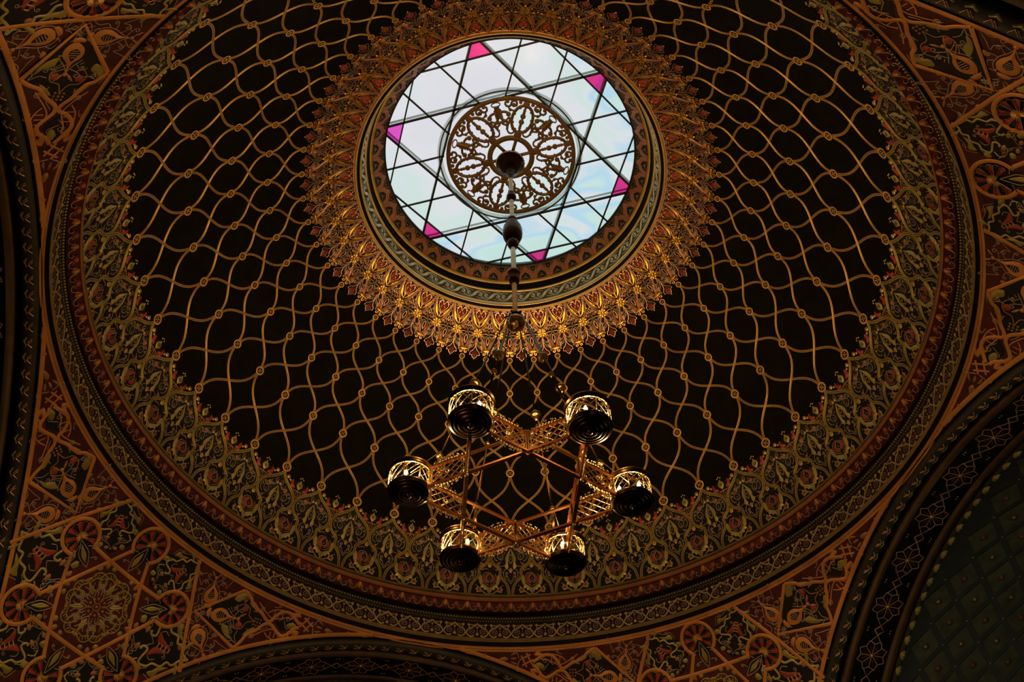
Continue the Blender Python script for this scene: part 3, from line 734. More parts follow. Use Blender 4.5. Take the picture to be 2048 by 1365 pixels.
# centre rosette
R_.at(*CC)
R_.ring(0, 0, .048, .012, 'strap_dim', .006, 16); R_.disc(0, 0, .020, 'strap_dim', .006, .006, 8)
for k in range(12):
    a = k*PI/6; R_.disc(.108*math.cos(a), .108*math.sin(a), .019, 'strap_dim', .005, .008, 8)
    if k % 2: R_.disc(.076*math.cos(a), .076*math.sin(a), .013, 'strap_dim', .005, .006, 8)
R_.pop()
for k in range(6):
    a = k*PI/3+PI/6
    R_.at(CC[0], CC[1], a-PI/2)
    for fx in (1, -1):
        R_.stack[-1] = (CC[0], CC[1], a-PI/2, 1, fx)
        R_.stroke([(0, .13), (.04, .19), (.028, .27), (.07, .33)], .010, 'grey_line', .005)
        R_.curl(.03, .17, .9, .09, .009, 'grey_line', -1, .005)
        R_.fill([(0, .17), (.022, .20), (.034, .26), (.016, .33), (0, .38)], 'olive', .004, .005, 2)
        R_.curl(.075, .19, .5, .08, .009, 'grey_line', 1, .005)
        R_.stroke([(.10, .15), (.15, .17), (.14, .23), (.19, .25)], .009, 'grey_line', .005)
        R_.fill([(.0, .38), (.04, .375), (.05, .41), (.0, .42)], 'strap_dim', .005, .006, 2)
    R_.pop()
    for fx in (1, -1):
        R_.at(CC[0], CC[1], a-PI/2, 1, fx)
        u0, v0, ro, sc, f = R_.stack[-1]
        mu, mv = pend_met(u0, v0); x0, y0 = .02*fx, .385
        uu = u0+(x0*math.cos(ro)-y0*math.sin(ro))/mu; vv = v0+(x0*math.sin(ro)+y0*math.cos(ro))/mv
        R_.stack[-1] = (uu, vv, ro-fx*.62, .82, fx); comb(R_); R_.pop()
    R_.at(CC[0], CC[1], a-PI/2-PI/6)
    for q_ in (-1, 1): R_.curl(q_*.02, .60, PI/2-q_*.6, .08, .009, 'grey_line', -q_, .005)
    R_.pop()
    R_.at(CC[0], CC[1], a-PI/2-PI/6); R_.fill([(0, .50), (.035, .55), (0, .61), (-.035, .55)], 'strap_dim', .005, .006, 2)
    for fx in (1, -1):
        R_.stack[-1] = (CC[0], CC[1], a-PI/2-PI/6, 1, fx)
        R_.stroke([(.02, .14), (.03, .20), (.08, .22)], .009, 'grey_line', .005); R_.fill([(.06, .50), (.10, .47), (.14, .50), (.09, .54)], 'olive', .004, .005, 2)
    R_.pop()
# bells in the six outer bays
def toC(u, v, off=0):
    mu, mv = pend_met(u, v); return math.atan2((v-CC[1])*mv, (u-CC[0])*mu)-PI/2+off
for (u, v), sc in (((5.85, 43.55), .62), ((-5.85, 43.55), .62), ((9.8, 36.95), .85), ((-9.8, 36.95), .85), ((5.2, 30.1), .75), ((-5.2, 30.1), .75)):
    R_.at(u, v, toC(u, v)); bell(R_, sc*1.0); R_.pop()
for sg in (1, -1):
    # lutes: in the triangle next to the ring border, in the kite, in the lower triangle
    R_.at(sg*11.9, 43.75, sg*.35, 1, sg); lute(R_, .92); R_.pop()
    R_.fill([(sg*11.6, 41.5), (sg*16.1, 45.4), (sg*17.6, 45.1), (sg*19.0, 44.4), (sg*20.4, 44.1), (sg*21.4, 43.7), (sg*20.4, 42.6), (sg*19.9, 42.1), (sg*19.3, 41.2), (sg*18.7, 40.2)], 'ink', .002, 0, 1, False)
    R_.at(sg*15.0, 42.4, -sg*1.35, 1, sg)
    lute(R_, 1.0, b=.62); R_.pop()
    R_.at(sg*14.0, 39.3, -sg*2.3, 1, sg); lute(R_, .98); R_.pop()
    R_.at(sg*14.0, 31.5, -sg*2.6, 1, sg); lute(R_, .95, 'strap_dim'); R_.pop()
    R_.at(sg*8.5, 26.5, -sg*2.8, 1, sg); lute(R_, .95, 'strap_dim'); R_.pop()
    # kite head: hearts, grapes and leaves
    R_.at(sg*18.2, 43.15, sg*.1, .80, sg)
    for fy in (1, -1):
        R_.stroke([(-.25, .10*fy), (-.12, .22*fy), (.02, .18*fy), (.06, .06*fy), (.20, .0)], .015, 'strap_dim', .006)
        R_.fill([(-.06, .10*fy), (-.12, .15*fy), (-.04, .22*fy), (.0, .14*fy)], 'red', .004, .006, 2)
        R_.fill([(-.36, .22*fy), (-.30, .34*fy), (-.16, .42*fy), (-.06, .40*fy), (-.16, .33*fy), (-.22, .22*fy)], 'olive', .004, .006, 3)
        R_.stroke([(-.38, .20*fy), (-.32, .36*fy), (-.16, .45*fy), (-.02, .42*fy)], .011, 'grey_line', .006)
        R_.curl(-.24, .22*fy, .9*fy, .12, .011, 'grey_line', -fy, .006)
        R_.curl(.10, .16*fy, .3*fy, .16, .013, 'grey_line', fy, .006)
        R_.stroke([(.20, .30*fy), (.28, .14*fy), (.36, .10*fy), (.46, .02*fy)], .013, 'grey_line', .006)
        R_.stroke([(-.45, .05*fy), (-.36, .12*fy), (-.28, .06*fy)], .012, 'grey_line', .006)
    for gx in range(3):
        for gy in range(3): R_.disc(.19+gx*.052, (gy-1)*.055, .020, 'strap_dim', .006, .010, 6)
    R_.pop()
    # small cell beyond the waist
    R_.at(sg*23.9, 44.3, 0, .85, sg)
    R_.fill([(-.20, 0), (-.02, .13), (.26, .06), (.26, -.02), (.0, -.14)], 'ink', .002, 0, 1, False)
    R_.curl(-.10, .0, .8, .15, .011, 'grey_line', -1, .006); R_.curl(-.02, .04, -.9, .13, .011, 'grey_line', 1, .006)
    R_.fill([(.05, -.02), (.14, .06), (.24, .02), (.16, -.05)], 'olive', .004, .005, 2)
    R_.pop()
    # wing leaves outside the waist
    for (u, v, ro, f) in ((21.5, 45.0, 0, 1), (22.4, 42.45, .32, -1)):
        R_.at(sg*u, v, ro*sg, .8, sg)
        R_.stroke([(-.30, .04*f), (-.10, -.07*f), (.08, -.12*f), (.28, -.02*f), (.40, .0), (.25, .08*f), (.05, .04*f), (-.06, -.06*f)], .020, 'strap', .006)
        for q in range(3): R_.stroke([(.04+.08*q, .03*f), (.06+.08*q, -.08*f)], .016, 'strap', .006, n=1)
        R_.fill([(-.45, .02*f), (-.36, -.08*f), (-.24, -.14*f), (-.28, -.04*f)], 'olive', .004, .005, 2)
        R_.curl(.0, .07*f, .4*f, .10, .011, 'grey_line', f, .006)
        R_.pop()
    R_.at(sg*25.9, 45.55, .1*sg, .6, sg)
    R_.fill([(-.3, .0), (-.12, .05), (.02, .0), (-.12, -.05)], 'strap', .004, .006, 2); R_.fill([(-.18, .08), (-.05, .08), (.0, .02)], 'strap', .004, .005, 2); R_.pop()
    R_.at(sg*26.6, 43.95, .3*sg, .6, sg)
    R_.fill([(-.3, .0), (-.12, .05), (.02, .0), (-.12, -.05)], 'strap', .004, .006, 2); R_.fill([(-.18, -.08), (-.05, -.08), (.0, -.02)], 'strap', .004, .005, 2); R_.pop()
# leaves beneath the rings inside the star arms
for key in CIRC:
    cx, cy = CIRC[key]; mu, mv = pend_met(cx, cy); ang = math.atan2((CC[1]-cy)*mv, (CC[0]-cx)*mu)
    R_.at(cx, cy, ang-PI/2); R_.fill([(0, .03), (.10, .17), (.09, .34), (0, .47), (-.09, .34), (-.10, .17)], 'ink', .002, 0, 1, False); R_.pop()
    for fx in (1, -1):
        R_.at(cx, cy, ang-PI/2, 1, fx)
        R_.stroke([(0, .05), (.035, .14), (.065, .24), (.035, .36), (0, .43)], .010, 'grey_line', .012)
        R_.fill([(0, .13), (.022, .20), (.034, .27), (.012, .34), (0, .36)], 'olive', .006, .004, 2)
        R_.curl(.07, .16, .3, .07, .009, 'grey_line', 1, .012); R_.curl(.065, .33, .1, .07, .009, 'grey_line', 1, .008)
        R_.pop()
for k in range(4): R_.build('arabesque_relief', [MAPP[k]], pends[k])

# ================================================================== camera
P_F, P_PITCH, P_ROLL, P_DX, P_DY = 1962.8, .9189, -.0160, .0032, 1.4882
FIT = None
cam_d = bpy.data.cameras.new('camera'); cam = bpy.data.objects.new('camera', cam_d); COL.objects.link(cam)
cam_d.sensor_width = 36; cam_d.lens = P_F/2048*36; cam_d.clip_end = 200; cam_d.clip_start = .05
fw = Vector((0, math.cos(P_PITCH), math.sin(P_PITCH))); up = Vector((0, -math.sin(P_PITCH), math.cos(P_PITCH))); rt = Vector((1, 0, 0))
rt2 = rt*math.cos(P_ROLL)+up*math.sin(P_ROLL); up2 = -rt*math.sin(P_ROLL)+up*math.cos(P_ROLL)
M3 = Matrix((rt2, up2, -fw)).transposed()
cam.matrix_world = Matrix.Translation((-P_DX*U, -P_DY*U, ZB)) @ M3.to_4x4()
bpy.context.scene.camera = cam
def in_frame(p, pad=0):
    d = Vector(p)-cam.location; z = d.dot(fw)
    if z <= 0: return None
    x = 1024+P_F*d.dot(rt2)/z; y = 682.5-P_F*d.dot(up2)/z
    return (x, y) if -pad < x < 2048+pad and -pad < y < 1365+pad else None

# ================================================================== medallions
NAMES = {
 (1, 'a'): 'fluted red and gold medallion at the upper left point of the lower left star',
 (1, 'b'): 'fluted red and gold medallion at the top of the lower left star, touching the ring',
 (1, 'c'): 'fluted red and gold medallion at the right upper point of the lower left star',
 (1, 'd'): 'fluted red and gold medallion nearest the left edge, beside the left arch',
 (1, 'e'): 'fluted red and gold medallion at the bottom edge, left one of the lower left pair',
 (1, 'f'): 'fluted red and gold medallion at the bottom edge, right one of the lower left pair',
 (0, 'b'): 'fluted red and gold medallion of the bottom right star nearest the dome ring',
 (0, 'c'): 'fluted red and gold medallion of the bottom right star nearest the right hand arch',
 (0, 'a'): 'fluted red and gold medallion of the bottom right star cut by the bottom edge',
 (3, 'b'): 'fluted red and gold medallion by the right edge that touches the dome ring',
 (3, 'c'): 'fluted red and gold medallion cut by the right edge, higher of the two there',
 (3, 'a'): 'fluted red and gold medallion at the right edge, lower one beside the big arch',
 (2, 'b'): 'fluted red and gold medallion cut by the top edge in the upper left corner',
 (2, 'a'): 'fluted red and gold medallion by the top edge left of the dome ring',
 (2, 'c'): 'fluted red and gold medallion cut by the top edge in the upper left corner',
}
def shell_pat(open_ang, r=RC*.88, n=13):
    P = Pat(lambda u, v: (1., 1.))
    P.disc(0, 0, r*1.04, 'ink', .002, 0, 24)
    P.at(0, 0, 0, 1)
    span = 2*PI-math.radians(78); a0 = open_ang+math.radians(39)
    for k in range(n):
        a = a0+span*(k+.5)/n; hw = span/n/2*.92
        pts = [(r*.16*math.cos(a), r*.16*math.sin(a))]
        for q in (-1, -.8, -.4, 0, .4, .8, 1):
            rr = r*(.90+.08*math.cos(q*PI/2)); pts.append((rr*math.cos(a+q*hw), rr*math.sin(a+q*hw)))
        c = np.mean(pts, 0); m = 'red' if k % 2 == 0 else 'ink_green'
        P.fill(pts, m, .030, -.018, 1, False)
        # raised gilt arris between the flutes with a scalloped lip
        P.stroke([(r*.14*math.cos(a-hw*1.08), r*.14*math.sin(a-hw*1.08)), (r*.5*math.cos(a-hw*1.08), r*.5*math.sin(a-hw*1.08)), (r*.90*math.cos(a-hw*1.08), r*.90*math.sin(a-hw*1.08))], .006, 'pink_line', .030, n=1, ridge=.6)
        P.stroke([(r*(.90+.08*math.cos(q*PI/2))*math.cos(a+q*hw), r*(.90+.08*math.cos(q*PI/2))*math.sin(a+q*hw)) for q in (-1, -.5, 0, .5, 1)], .006, 'strap', .030, n=1, ridge=.6)
    P.pop()
    return P, a0, span
for k in range(4):
    for key in CIRC:
        cu, cv = CIRC[key]; mp = MAPP[k]; c = mp(np.array([[cu, cv, 0.]]))[0]
        if in_frame(c, 45) is None: continue
        mu, mv = pend_met(cu, cv); ang = math.atan2((CC[1]-cv)*mv, (CC[0]-cu)*mu)
        wm = (lambda mp, cu, cv, mu, mv: (lambda A: mp(np.stack([cu+A[:, 0]/mu, cv+A[:, 1]/mv, A[:, 2]], 1))))(mp, cu, cv, mu, mv)
        root = empty('ceiling_medallion', tuple(c)); tag(root, NAMES.get((k, key), 'fluted red and gold medallion on star point %s' % key), 'medallion', 'fluted star medallions')
        # ring with a gap towards the star's centre
        P = Pat(lambda u, v: (1., 1.)); a = np.linspace(ang+math.radians(37), ang+2*PI-math.radians(37), 40)
        P.stroke(np.stack([RC*np.cos(a), RC*np.sin(a)], 1), .050, 'strap', .016, n=1, ridge=.14)
        A = np.array(P.V)
        raw_mesh('gilt_ring', wm(A)-c, P.F, ['strap'], None, root)
        P, a0, span = shell_pat(ang)
        names = list(dict.fromkeys(P.M)); raw_mesh('fluted_shell', wm(np.array(P.V))-c, P.F, names, [names.index(x) for x in P.M], root, False)
        P = Pat(lambda u, v: (1., 1.)); P.disc(0, 0, .028, 'strap', .034, .03, 10)
        for q in range(15):
            a = a0+span*(q+.5)/15; P.stroke([(.02*math.cos(a), .02*math.sin(a)), (.075*math.cos(a), .075*math.sin(a))], .011, 'rope_gold', .036, n=1, ridge=1.0)
        names = list(dict.fromkeys(P.M)); raw_mesh('sunburst_boss', wm(np.array(P.V))-c, P.F, names, [names.index(x) for x in P.M], root)

# ================================================================== ARCHES
def sweep(name, k, prof, mats, a0=0., a1=180., n=90, legs=True, parent=None):
    a = TH+k*PI/2; N = Vector((math.cos(a), math.sin(a), 0)); Sx = Vector((-N[1], N[0], 0)); V = []; F = []; M = []
    st = []
    if legs: st.append(('l', 1))
    st += [('a', a0+(a1-a0)*i/n) for i in range(n+1)]
    if legs: st.append(('l', -1))
    for kind, t in st:
        for (nn, R) in prof:
            if kind == 'l': p = N*nn*U+Sx*(R*U*t); p.z = 0
            else: q = math.radians(t); p = N*nn*U+Sx*(R*U*math.cos(q)); p.z = ZS+R*U*math.sin(q)
            V.append(p)
    m = len(prof)
    for i in range(len(st)-1):
        for j in range(m-1): F.append((i*m+j, i*m+j+1, (i+1)*m+j+1, (i+1)*m+j)); M.append(mats[j])
    names = list(dict.fromkeys(M)); return raw_mesh(name, V, F, names, [names.index(x) for x in M], parent)
tor = [(1.098+.017*math.cos(q), 1.112-.014*math.sin(q)) for q in np.linspace(PI, 0, 9)]
prof = [(1.0762, 1.1214), (1.0762, 1.1190), (1.0790, 1.1180), (1.0815, 1.126), (1.0815, 1.126)]+tor+[(1.1150, 1.128), (1.1290, 1.128), (1.1290, 1.128), (1.1290, 1.1020), (1.1460, 1.1000), (1.1460, 1.1000), (1.1460, 1.1030), (1.2440, 1.1030), (1.2440, 1.1030), (1.2440, 1.0990), (1.2680, 1.0990), (1.2680, 1.0990), (1.2730, 1.110)]
pm = ['black_paint']*4+['green_black']*9+['black_paint']*3+['brown']*2+['brown', 'ink', 'ink', 'ink', 'brown', 'brown', 'brown', 'black_paint']
pm = pm[:len(prof)-1]
arches = []
for k in range(4):
    o = sweep('trim_%d' % (3+k), k, prof, pm); tag(o, kind='structure'); arches.append(o)
    vis = [(12, 168)][0]
    # chevron leaves on the roll moulding
    g = Pat(lambda u, v: (1.11*U*PI/180, 1.)); g.at(0, 0)
    for fx in (1, -1):
        for dx in (0, .026):
            pass
    g.pop()
    c0 = np.array([1.098*U, 1.112*U])
    def tor_map(k, a_deg):
        aa = TH+k*PI/2; N = np.array([math.cos(aa), math.sin(aa), 0]); Sx = np.array([-N[1], N[0], 0])
        def f(A):   # u metres along the arch, v angle (rad) round the roll, h out of the roll
            t = math.radians(a_deg)+A[:, 0]/(1.11*U); q = A[:, 1]; r = .0165*U+A[:, 2]
            n = c0[0]-r*np.cos(q); R = c0[1]-r*np.sin(q)*.86
            return N[None]*n[:, None]+Sx[None]*(R*np.cos(t))[:, None]+np.array([[0, 0, 1]])*(ZS+R*np.sin(t))[:, None]
        return f
    g = Pat(lambda u, v: (1., .0165*U))
    g.stroke([(-.050, .95), (-.024, 1.25), (.002, 1.50)], .011, 'pink_line', .004, ridge=1.1, n=2)
    g.stroke([(-.022, .95), (.004, 1.25), (.026, 1.50)], .011, 'pink_line', .004, ridge=1.1, n=2)
    g.stroke([(.072, .95), (.050, 1.25), (.026, 1.50)], .011, 'pink_line', .004, ridge=1.1, n=2)
    g.fill([(-.07, 1.7), (0, 2.3), (.07, 1.7), (.05, 1.6), (0, 1.9), (-.05, 1.6)], 'olive', .001, .010, 1, False)
    g.build('chevron_roll', [tor_map(k, d) for d in np.arange(12.0, 168.1, 2.22)], o)
    # star band of the soffit
    p0 = (1.195*U, 1.1025*U)
    g = Pat(lambda u, v: (1.1025*U*PI/180, 1.))
    g.at(0, 0); Rs = .215; lw = .018
    for q in range(8):
        a = q*PI/4+PI/8; b = PI/8*.92
        r1 = Rs*.80
        P_ = [(r1*math.cos(a-b), r1*math.sin(a-b)), (Rs*1.04*math.cos(a), Rs*1.04*math.sin(a)), (r1*math.cos(a+b), r1*math.sin(a+b))]
        g.stroke(P_, lw, 'strap_dim', .006, n=1, ridge=.3)
        g.stroke([(.02*math.cos(a-PI/8), .02*math.sin(a-PI/8)), (r1*math.cos(a-PI/8), r1*math.sin(a-PI/8))], lw*.8, 'strap_dim', .006, n=1, ridge=.3)
        g.fill([(.06*math.cos(a), .06*math.sin(a)), (.11*math.cos(a-.12), .11*math.sin(a-.12)), (.155*math.cos(a), .155*math.sin(a)), (.11*math.cos(a+.12), .11*math.sin(a+.12))], 'maroon', .003, .004, 2)
    g.disc(0, 0, .022, 'rope_gold', .010, .018, 8)
    xm = 7.75/2*1.1025*U*PI/180
    for s_ in (1, -1):
        g.stroke([(s_*Rs*.98*math.cos(PI/8), Rs*.98*math.sin(PI/8)), (s_*(xm-.07), 0), (s_*Rs*.98*math.cos(PI/8), -Rs*.98*math.sin(PI/8))], lw, 'strap_dim', .006, n=1, ridge=.3)
        g.stroke([(s_*(xm-.07), 0), (s_*xm, .07), (s_*(xm+.001), .07)], lw, 'strap_dim', .006, n=1, ridge=.3)
        g.stroke([(s_*(xm-.07), 0), (s_*xm, -.07), (s_*(xm+.001), -.07)], lw, 'strap_dim', .006, n=1, ridge=.3)
        for t_ in (1, -1): g.disc(s_*(xm-.02), t_*.17, .014, 'olive', .004, .006, 5)
    g.pop()
    offs = 90.1
    g.build('star_band_relief', [(lambda f, d: (lambda A: f(np.stack([A[:, 0]+d, A[:, 1], A[:, 2]], 1))))(arch_map(k, p0, (0, 1) if False else (1, 0), (0, -1)), offs+7.75*i) for i in range(-10, 11)], o)
    # leaf roll beyond the soffit
    m = MB(); a = TH+k*PI/2; N = np.array([math.cos(a), math.sin(a), 0]); Sx = np.array([-N[1], N[0], 0])
    sweep('leaf_roll_base', k, [(1.2730, 1.110), (1.2760, 1.101), (1.2840, 1.098), (1.2920, 1.101), (1.2950, 1.112)], ['green_black']*4, legs=False, parent=o)
    g = Pat(lambda u, v: (1.10*U*PI/180, 1.))
    g.at(0, 0); g.fill([(-.06, -.02), (0, -.045), (.06, -.02), (.07, .03), (0, .01), (-.07, .03)], 'olive', .004, .02, 2); g.disc(0, .02, .014, 'old_gold', .010, .012, 6); g.pop()
    g.build('leaf_roll_relief', [(lambda f, d: (lambda A: f(np.stack([A[:, 0]+d, A[:, 1], A[:, 2]], 1))))(arch_map(k, (1.284*U, 1.0975*U), (1, 0), (0, -1)), 12+2.4*i) for i in range(66)], o)
# arms beyond the arches: barrel vault, side walls
arms = []
for k in range(4):
    o = sweep('wall_'+['east', 'north', 'west', 'south'][k], k, [(1.295, 1.114), (2.7, 1.114), (2.7, 1.0)], ['green_black', 'plaster'], n=64); tag(o, kind='structure'); arms.append(o)
    a = TH+k*PI/2
# end walls (lunettes) close each arm
for k in range(4):
    a = TH+k*PI/2; N = Vector((math.cos(a), math.sin(a), 0)); Sx = Vector((-N[1], N[0], 0)); V = []
    for t in [None]+list(np.linspace(0, 180, 49))+[None]:
        pass
    V = [N*2.69*U+Sx*1.114*U]
    for t in np.linspace(0, 180, 49): q = math.radians(t); p = N*2.69*U+Sx*(1.114*U*math.cos(q)); p.z = ZS+1.114*U*math.sin(q); V.append(p)
    V.append(N*2.69*U-Sx*1.114*U)
    raw_mesh('end_wall', V, [tuple(range(len(V)))], ['plaster'], None, arms[k], False)
# diaper pattern of the vault
e1 = np.array([.0577, -2.9]); e2 = np.array([-.0465, -4.3]); o0 = np.array([1.3945, 69.5])
g = Pat(lambda u, v: (1.11*U*PI/180, U))     # u degrees, v survey units along the vault
for i in range(-28, 29):
    for j in range(-26, 27):
        c = o0+e1*i+e2*j
        if not (1.33 < c[0] < 2.6 and 8 < c[1] < 172): continue
        A_, B_, C_, D_ = c, c+e1, c+e1+e2, c+e2
        mid = (A_+C_)/2
        q = [mid+(X-mid)*.80 for X in (A_, B_, C_, D_)]
        g.fill([(x[1], x[0]) for x in q], 'green_dark', .004, .004, 1, False)
        if .3 < 1:
            g.at(mid[1], mid[0], 0, 1); g.disc(0, 0, .065, 'brown', .008, .008, 8); g.disc(0, 0, .026, 'olive' if (i+j) % 2 else 'brick', .017, .005, 6); g.pop()
        g.at(A_[1], A_[0]); g.disc(0, 0, .014, 'grey_line', .004, .006, 5); g.pop()
for k in range(4):
    g.build('diaper_relief', [(lambda f: (lambda A: f(np.stack([A[:, 0], A[:, 1]*U, A[:, 2]], 1))))(arch_map(k, (0, 1.113*U), (1, 0), (0, -1)))], arms[k])
# floor
m = MB(); s_ = 14.5; m.add([(-s_, -s_, 0), (s_, -s_, 0), (s_, s_, 0), (-s_, s_, 0)], [(0, 1, 2, 3)], 'stone_floor')
fl = m.obj('floor', smooth=False); tag(fl, kind='structure')

# ================================================================== SKYLIGHT (window_1)
GZ = 2.932*U+ZB; GR = .4112*U; SR = math.radians(15.9)
win = MB()
win.lathe([(GR+.012, GZ-.02), (GR-.012, GZ-.02), (GR-.012, GZ+.03), (GR+.012, GZ+.03)], 'iron', 128)
wo = win.obj('window_1'); tag(wo, kind='structure')
# panes: the disc minus six pink tips
def circ_pt(a, r=GR): return (r*math.cos(a), r*math.sin(a))
d1, d2 = .218*U, .3645*U; w_in = .0727*U
m = MB(); n = 192; V = [(0, 0, GZ)]+[(*circ_pt(2*PI*i/n), GZ) for i in range(n)]
# clear disc is cut by leaving out the pink kites (their corner directions)
def pink_poly(k):
    a = SR+k*PI/3
    # inner edge: line normal a at d2; sides: lines normals a+-60 at d1
    def isect(a1, c1, a2, c2):
        M_ = np.array([[math.cos(a1), math.sin(a1)], [math.cos(a2), math.sin(a2)]]); return np.linalg.solve(M_, np.array([c1, c2]))
    p = isect(a, d2, a+PI/3, d1); q = isect(a, d2, a-PI/3, d1)
    # sides meet the circle
    def side(p, nrm, c):
        t = np.array([-math.sin(nrm), math.cos(nrm)]); s0 = np.array([math.cos(nrm), math.sin(nrm)])*c
        h = math.sqrt(max(0, (GR-.012)**2-c*c)); cands = [s0+t*h, s0-t*h]; return min(cands, key=lambda z: abs(((math.atan2(z[1], z[0])-a+PI) % (2*PI))-PI))
    P1 = side(p, a+PI/3, d1); P2_ = side(q, a-PI/3, d1); b1 = math.atan2(P1[1], P1[0]); b2 = math.atan2(P2_[1], P2_[0])
    db = ((b2-b1+PI) % (2*PI))-PI
    arc = [circ_pt(b1+db*t, GR-.012) for t in np.linspace(0, 1, 6)]
    return [tuple(p)]+arc+[tuple(q)]
# clear glazing as two star-shaped layers of lights, one mesh
F = [(0, i+1, (i+1) % n+1) for i in range(n)]
m.add(V, F, 'pane_clear'); clear = m.obj('glazing', wo, False)
clear.location = (0, 0, .012)
for k in range(6):
    P = pink_poly(k); m = MB(); m.add([(x, y, GZ+.001) for x, y in P], [tuple(range(len(P)))], 'pane_magenta' if k == 3 else 'pane_pink')
    o = m.obj('pink_pane', wo, False); o['label'] = 'magenta star-tip pane' if k == 3 else 'pink star-tip pane'
# lead cames
GRR = .217*U          # gilt grille radius: short cames stop there
m = MB()
def came(k, dist, stop=False, z=GZ-.006, w=.024):
    a = SR+k*PI/3; nx, ny = math.cos(a), math.sin(a); tx, ty = -ny, nx
    h = math.sqrt(GR**2-dist*dist)
    segs = [(-h, h)] if not stop else [(-h, -math.sqrt(GRR**2-dist**2)), (math.sqrt(GRR**2-dist**2), h)]
    for p, q in segs: m.bar((nx*dist+tx*p, ny*dist+ty*p, z), (nx*dist+tx*q, ny*dist+ty*q, z), w, .03, 'iron')
for k in range(6): came(k, d1, w=.034); came(k, d2)
for k in range(6): came(k, w_in, True)
m.lathe([(GRR+.075, GZ-.10), (GRR+.055, GZ-.10), (GRR+.055, GZ-.085), (GRR+.075, GZ-.085), (GRR+.075, GZ-.10)], 'iron', 96, (0, -.1))
m.obj('leading', wo, False)
# rolled roof glazing above, its frame seen softly through the panes
m = MB()
for k in range(6):
    a = SR+k*PI/3; nx, ny = math.cos(a), math.sin(a); tx, ty = -ny, nx; h = math.sqrt((GR*1.12)**2-d1*d1)
    m.bar((nx*d1+tx*-h, ny*d1+ty*-h, GZ+.12), (nx*d1+tx*h, ny*d1+ty*h, GZ+.12), .036, .004, 'beam_shade')
m.lathe([(GRR+.12, GZ+.15), (GRR+.03, GZ+.15)], 'beam_shade', 64)
m.obj('outer_frame', wo, False)
m = MB(); m.lathe([(GR*1.16, GZ+.03), (GR*1.16, GZ+.6)], 'beam_shade', 96); m.obj('lantern_drum', wo)
m = MB(); V = [(0, 0, GZ+.6)]+[(GR*1.16*math.cos(2*PI*i/96), GR*1.16*math.sin(2*PI*i/96), GZ+.6) for i in range(96)]
m.add(V, [(0, i+1, (i+1) % 96+1) for i in range(96)], 'opal_daylight'); m.obj('opal_roof_light', wo, False)

# ================================================================== GILT GRILLE under the skylight
GC = (.003*U, -.0155*U); GZ2 = GZ-.055; Rg = .212*U
gr = empty('ventilation_grille', (GC[0], GC[1], GZ2)); tag(gr, 'round pierced gilt scrollwork grille in the middle of the skylight', 'grille')
class Flat(Pat):
    def __init__(s): Pat.__init__(s, lambda u, v: (1., 1.))
def plate(name, P, parent, th=.02):
    """strokes drawn flat, given thickness: visible face looks down"""
    A = np.array(P.V); V = np.stack([A[:, 0], A[:, 1], -A[:, 2]], 1); n = len(V)
    top = V.copy(); top[:, 2] = th
    F = [tuple(f) for f in P.F]+[tuple(i+n for i in reversed(f)) for f in P.F]
    names = list(dict.fromkeys(P.M)); idx = [names.index(x) for x in P.M]
    # side walls along boundary edges
    from collections import Counter
    ed = Counter(); 
    for f in P.F:
        for i in range(len(f)): a, b = f[i], f[(i+1) % len(f)]; ed[(min(a, b), max(a, b))] += 1
    F2 = [(a, b, b+n, a+n) for (a, b), c in ed.items() if c == 1]
    return raw_mesh(name, np.concatenate([V, top]), F+F2, names, idx+idx+[0]*len(F2), parent, False)
GM = 'grille_gilt'
P = Flat(); P.ring(0, 0, Rg-.034, .068, GM, 0, 96, ridge=.06); plate('rim', P, gr)
P = Flat(); P.ring(0, 0, .345, .085, GM, 0, 48, ridge=.06)
for k in range(6):
    a = SR+PI/6+k*PI/3; P.disc(.41*math.cos(a), .41*math.sin(a), .062, GM, 0, .004, 14)
    P.stroke([(.0, .0), (.33*math.cos(a), .33*math.sin(a))], .05, GM, 0, n=1, ridge=.1)
plate('hub_ring', P, gr)
def tooth(P, pts, w, r=.012):
    Q = smooth_path(np.array(pts), 5)
    for i in range(2, len(Q)-2, 4): P.disc(Q[i][0], Q[i][1], w*.5+r*.8, GM, 0, .002, 8)
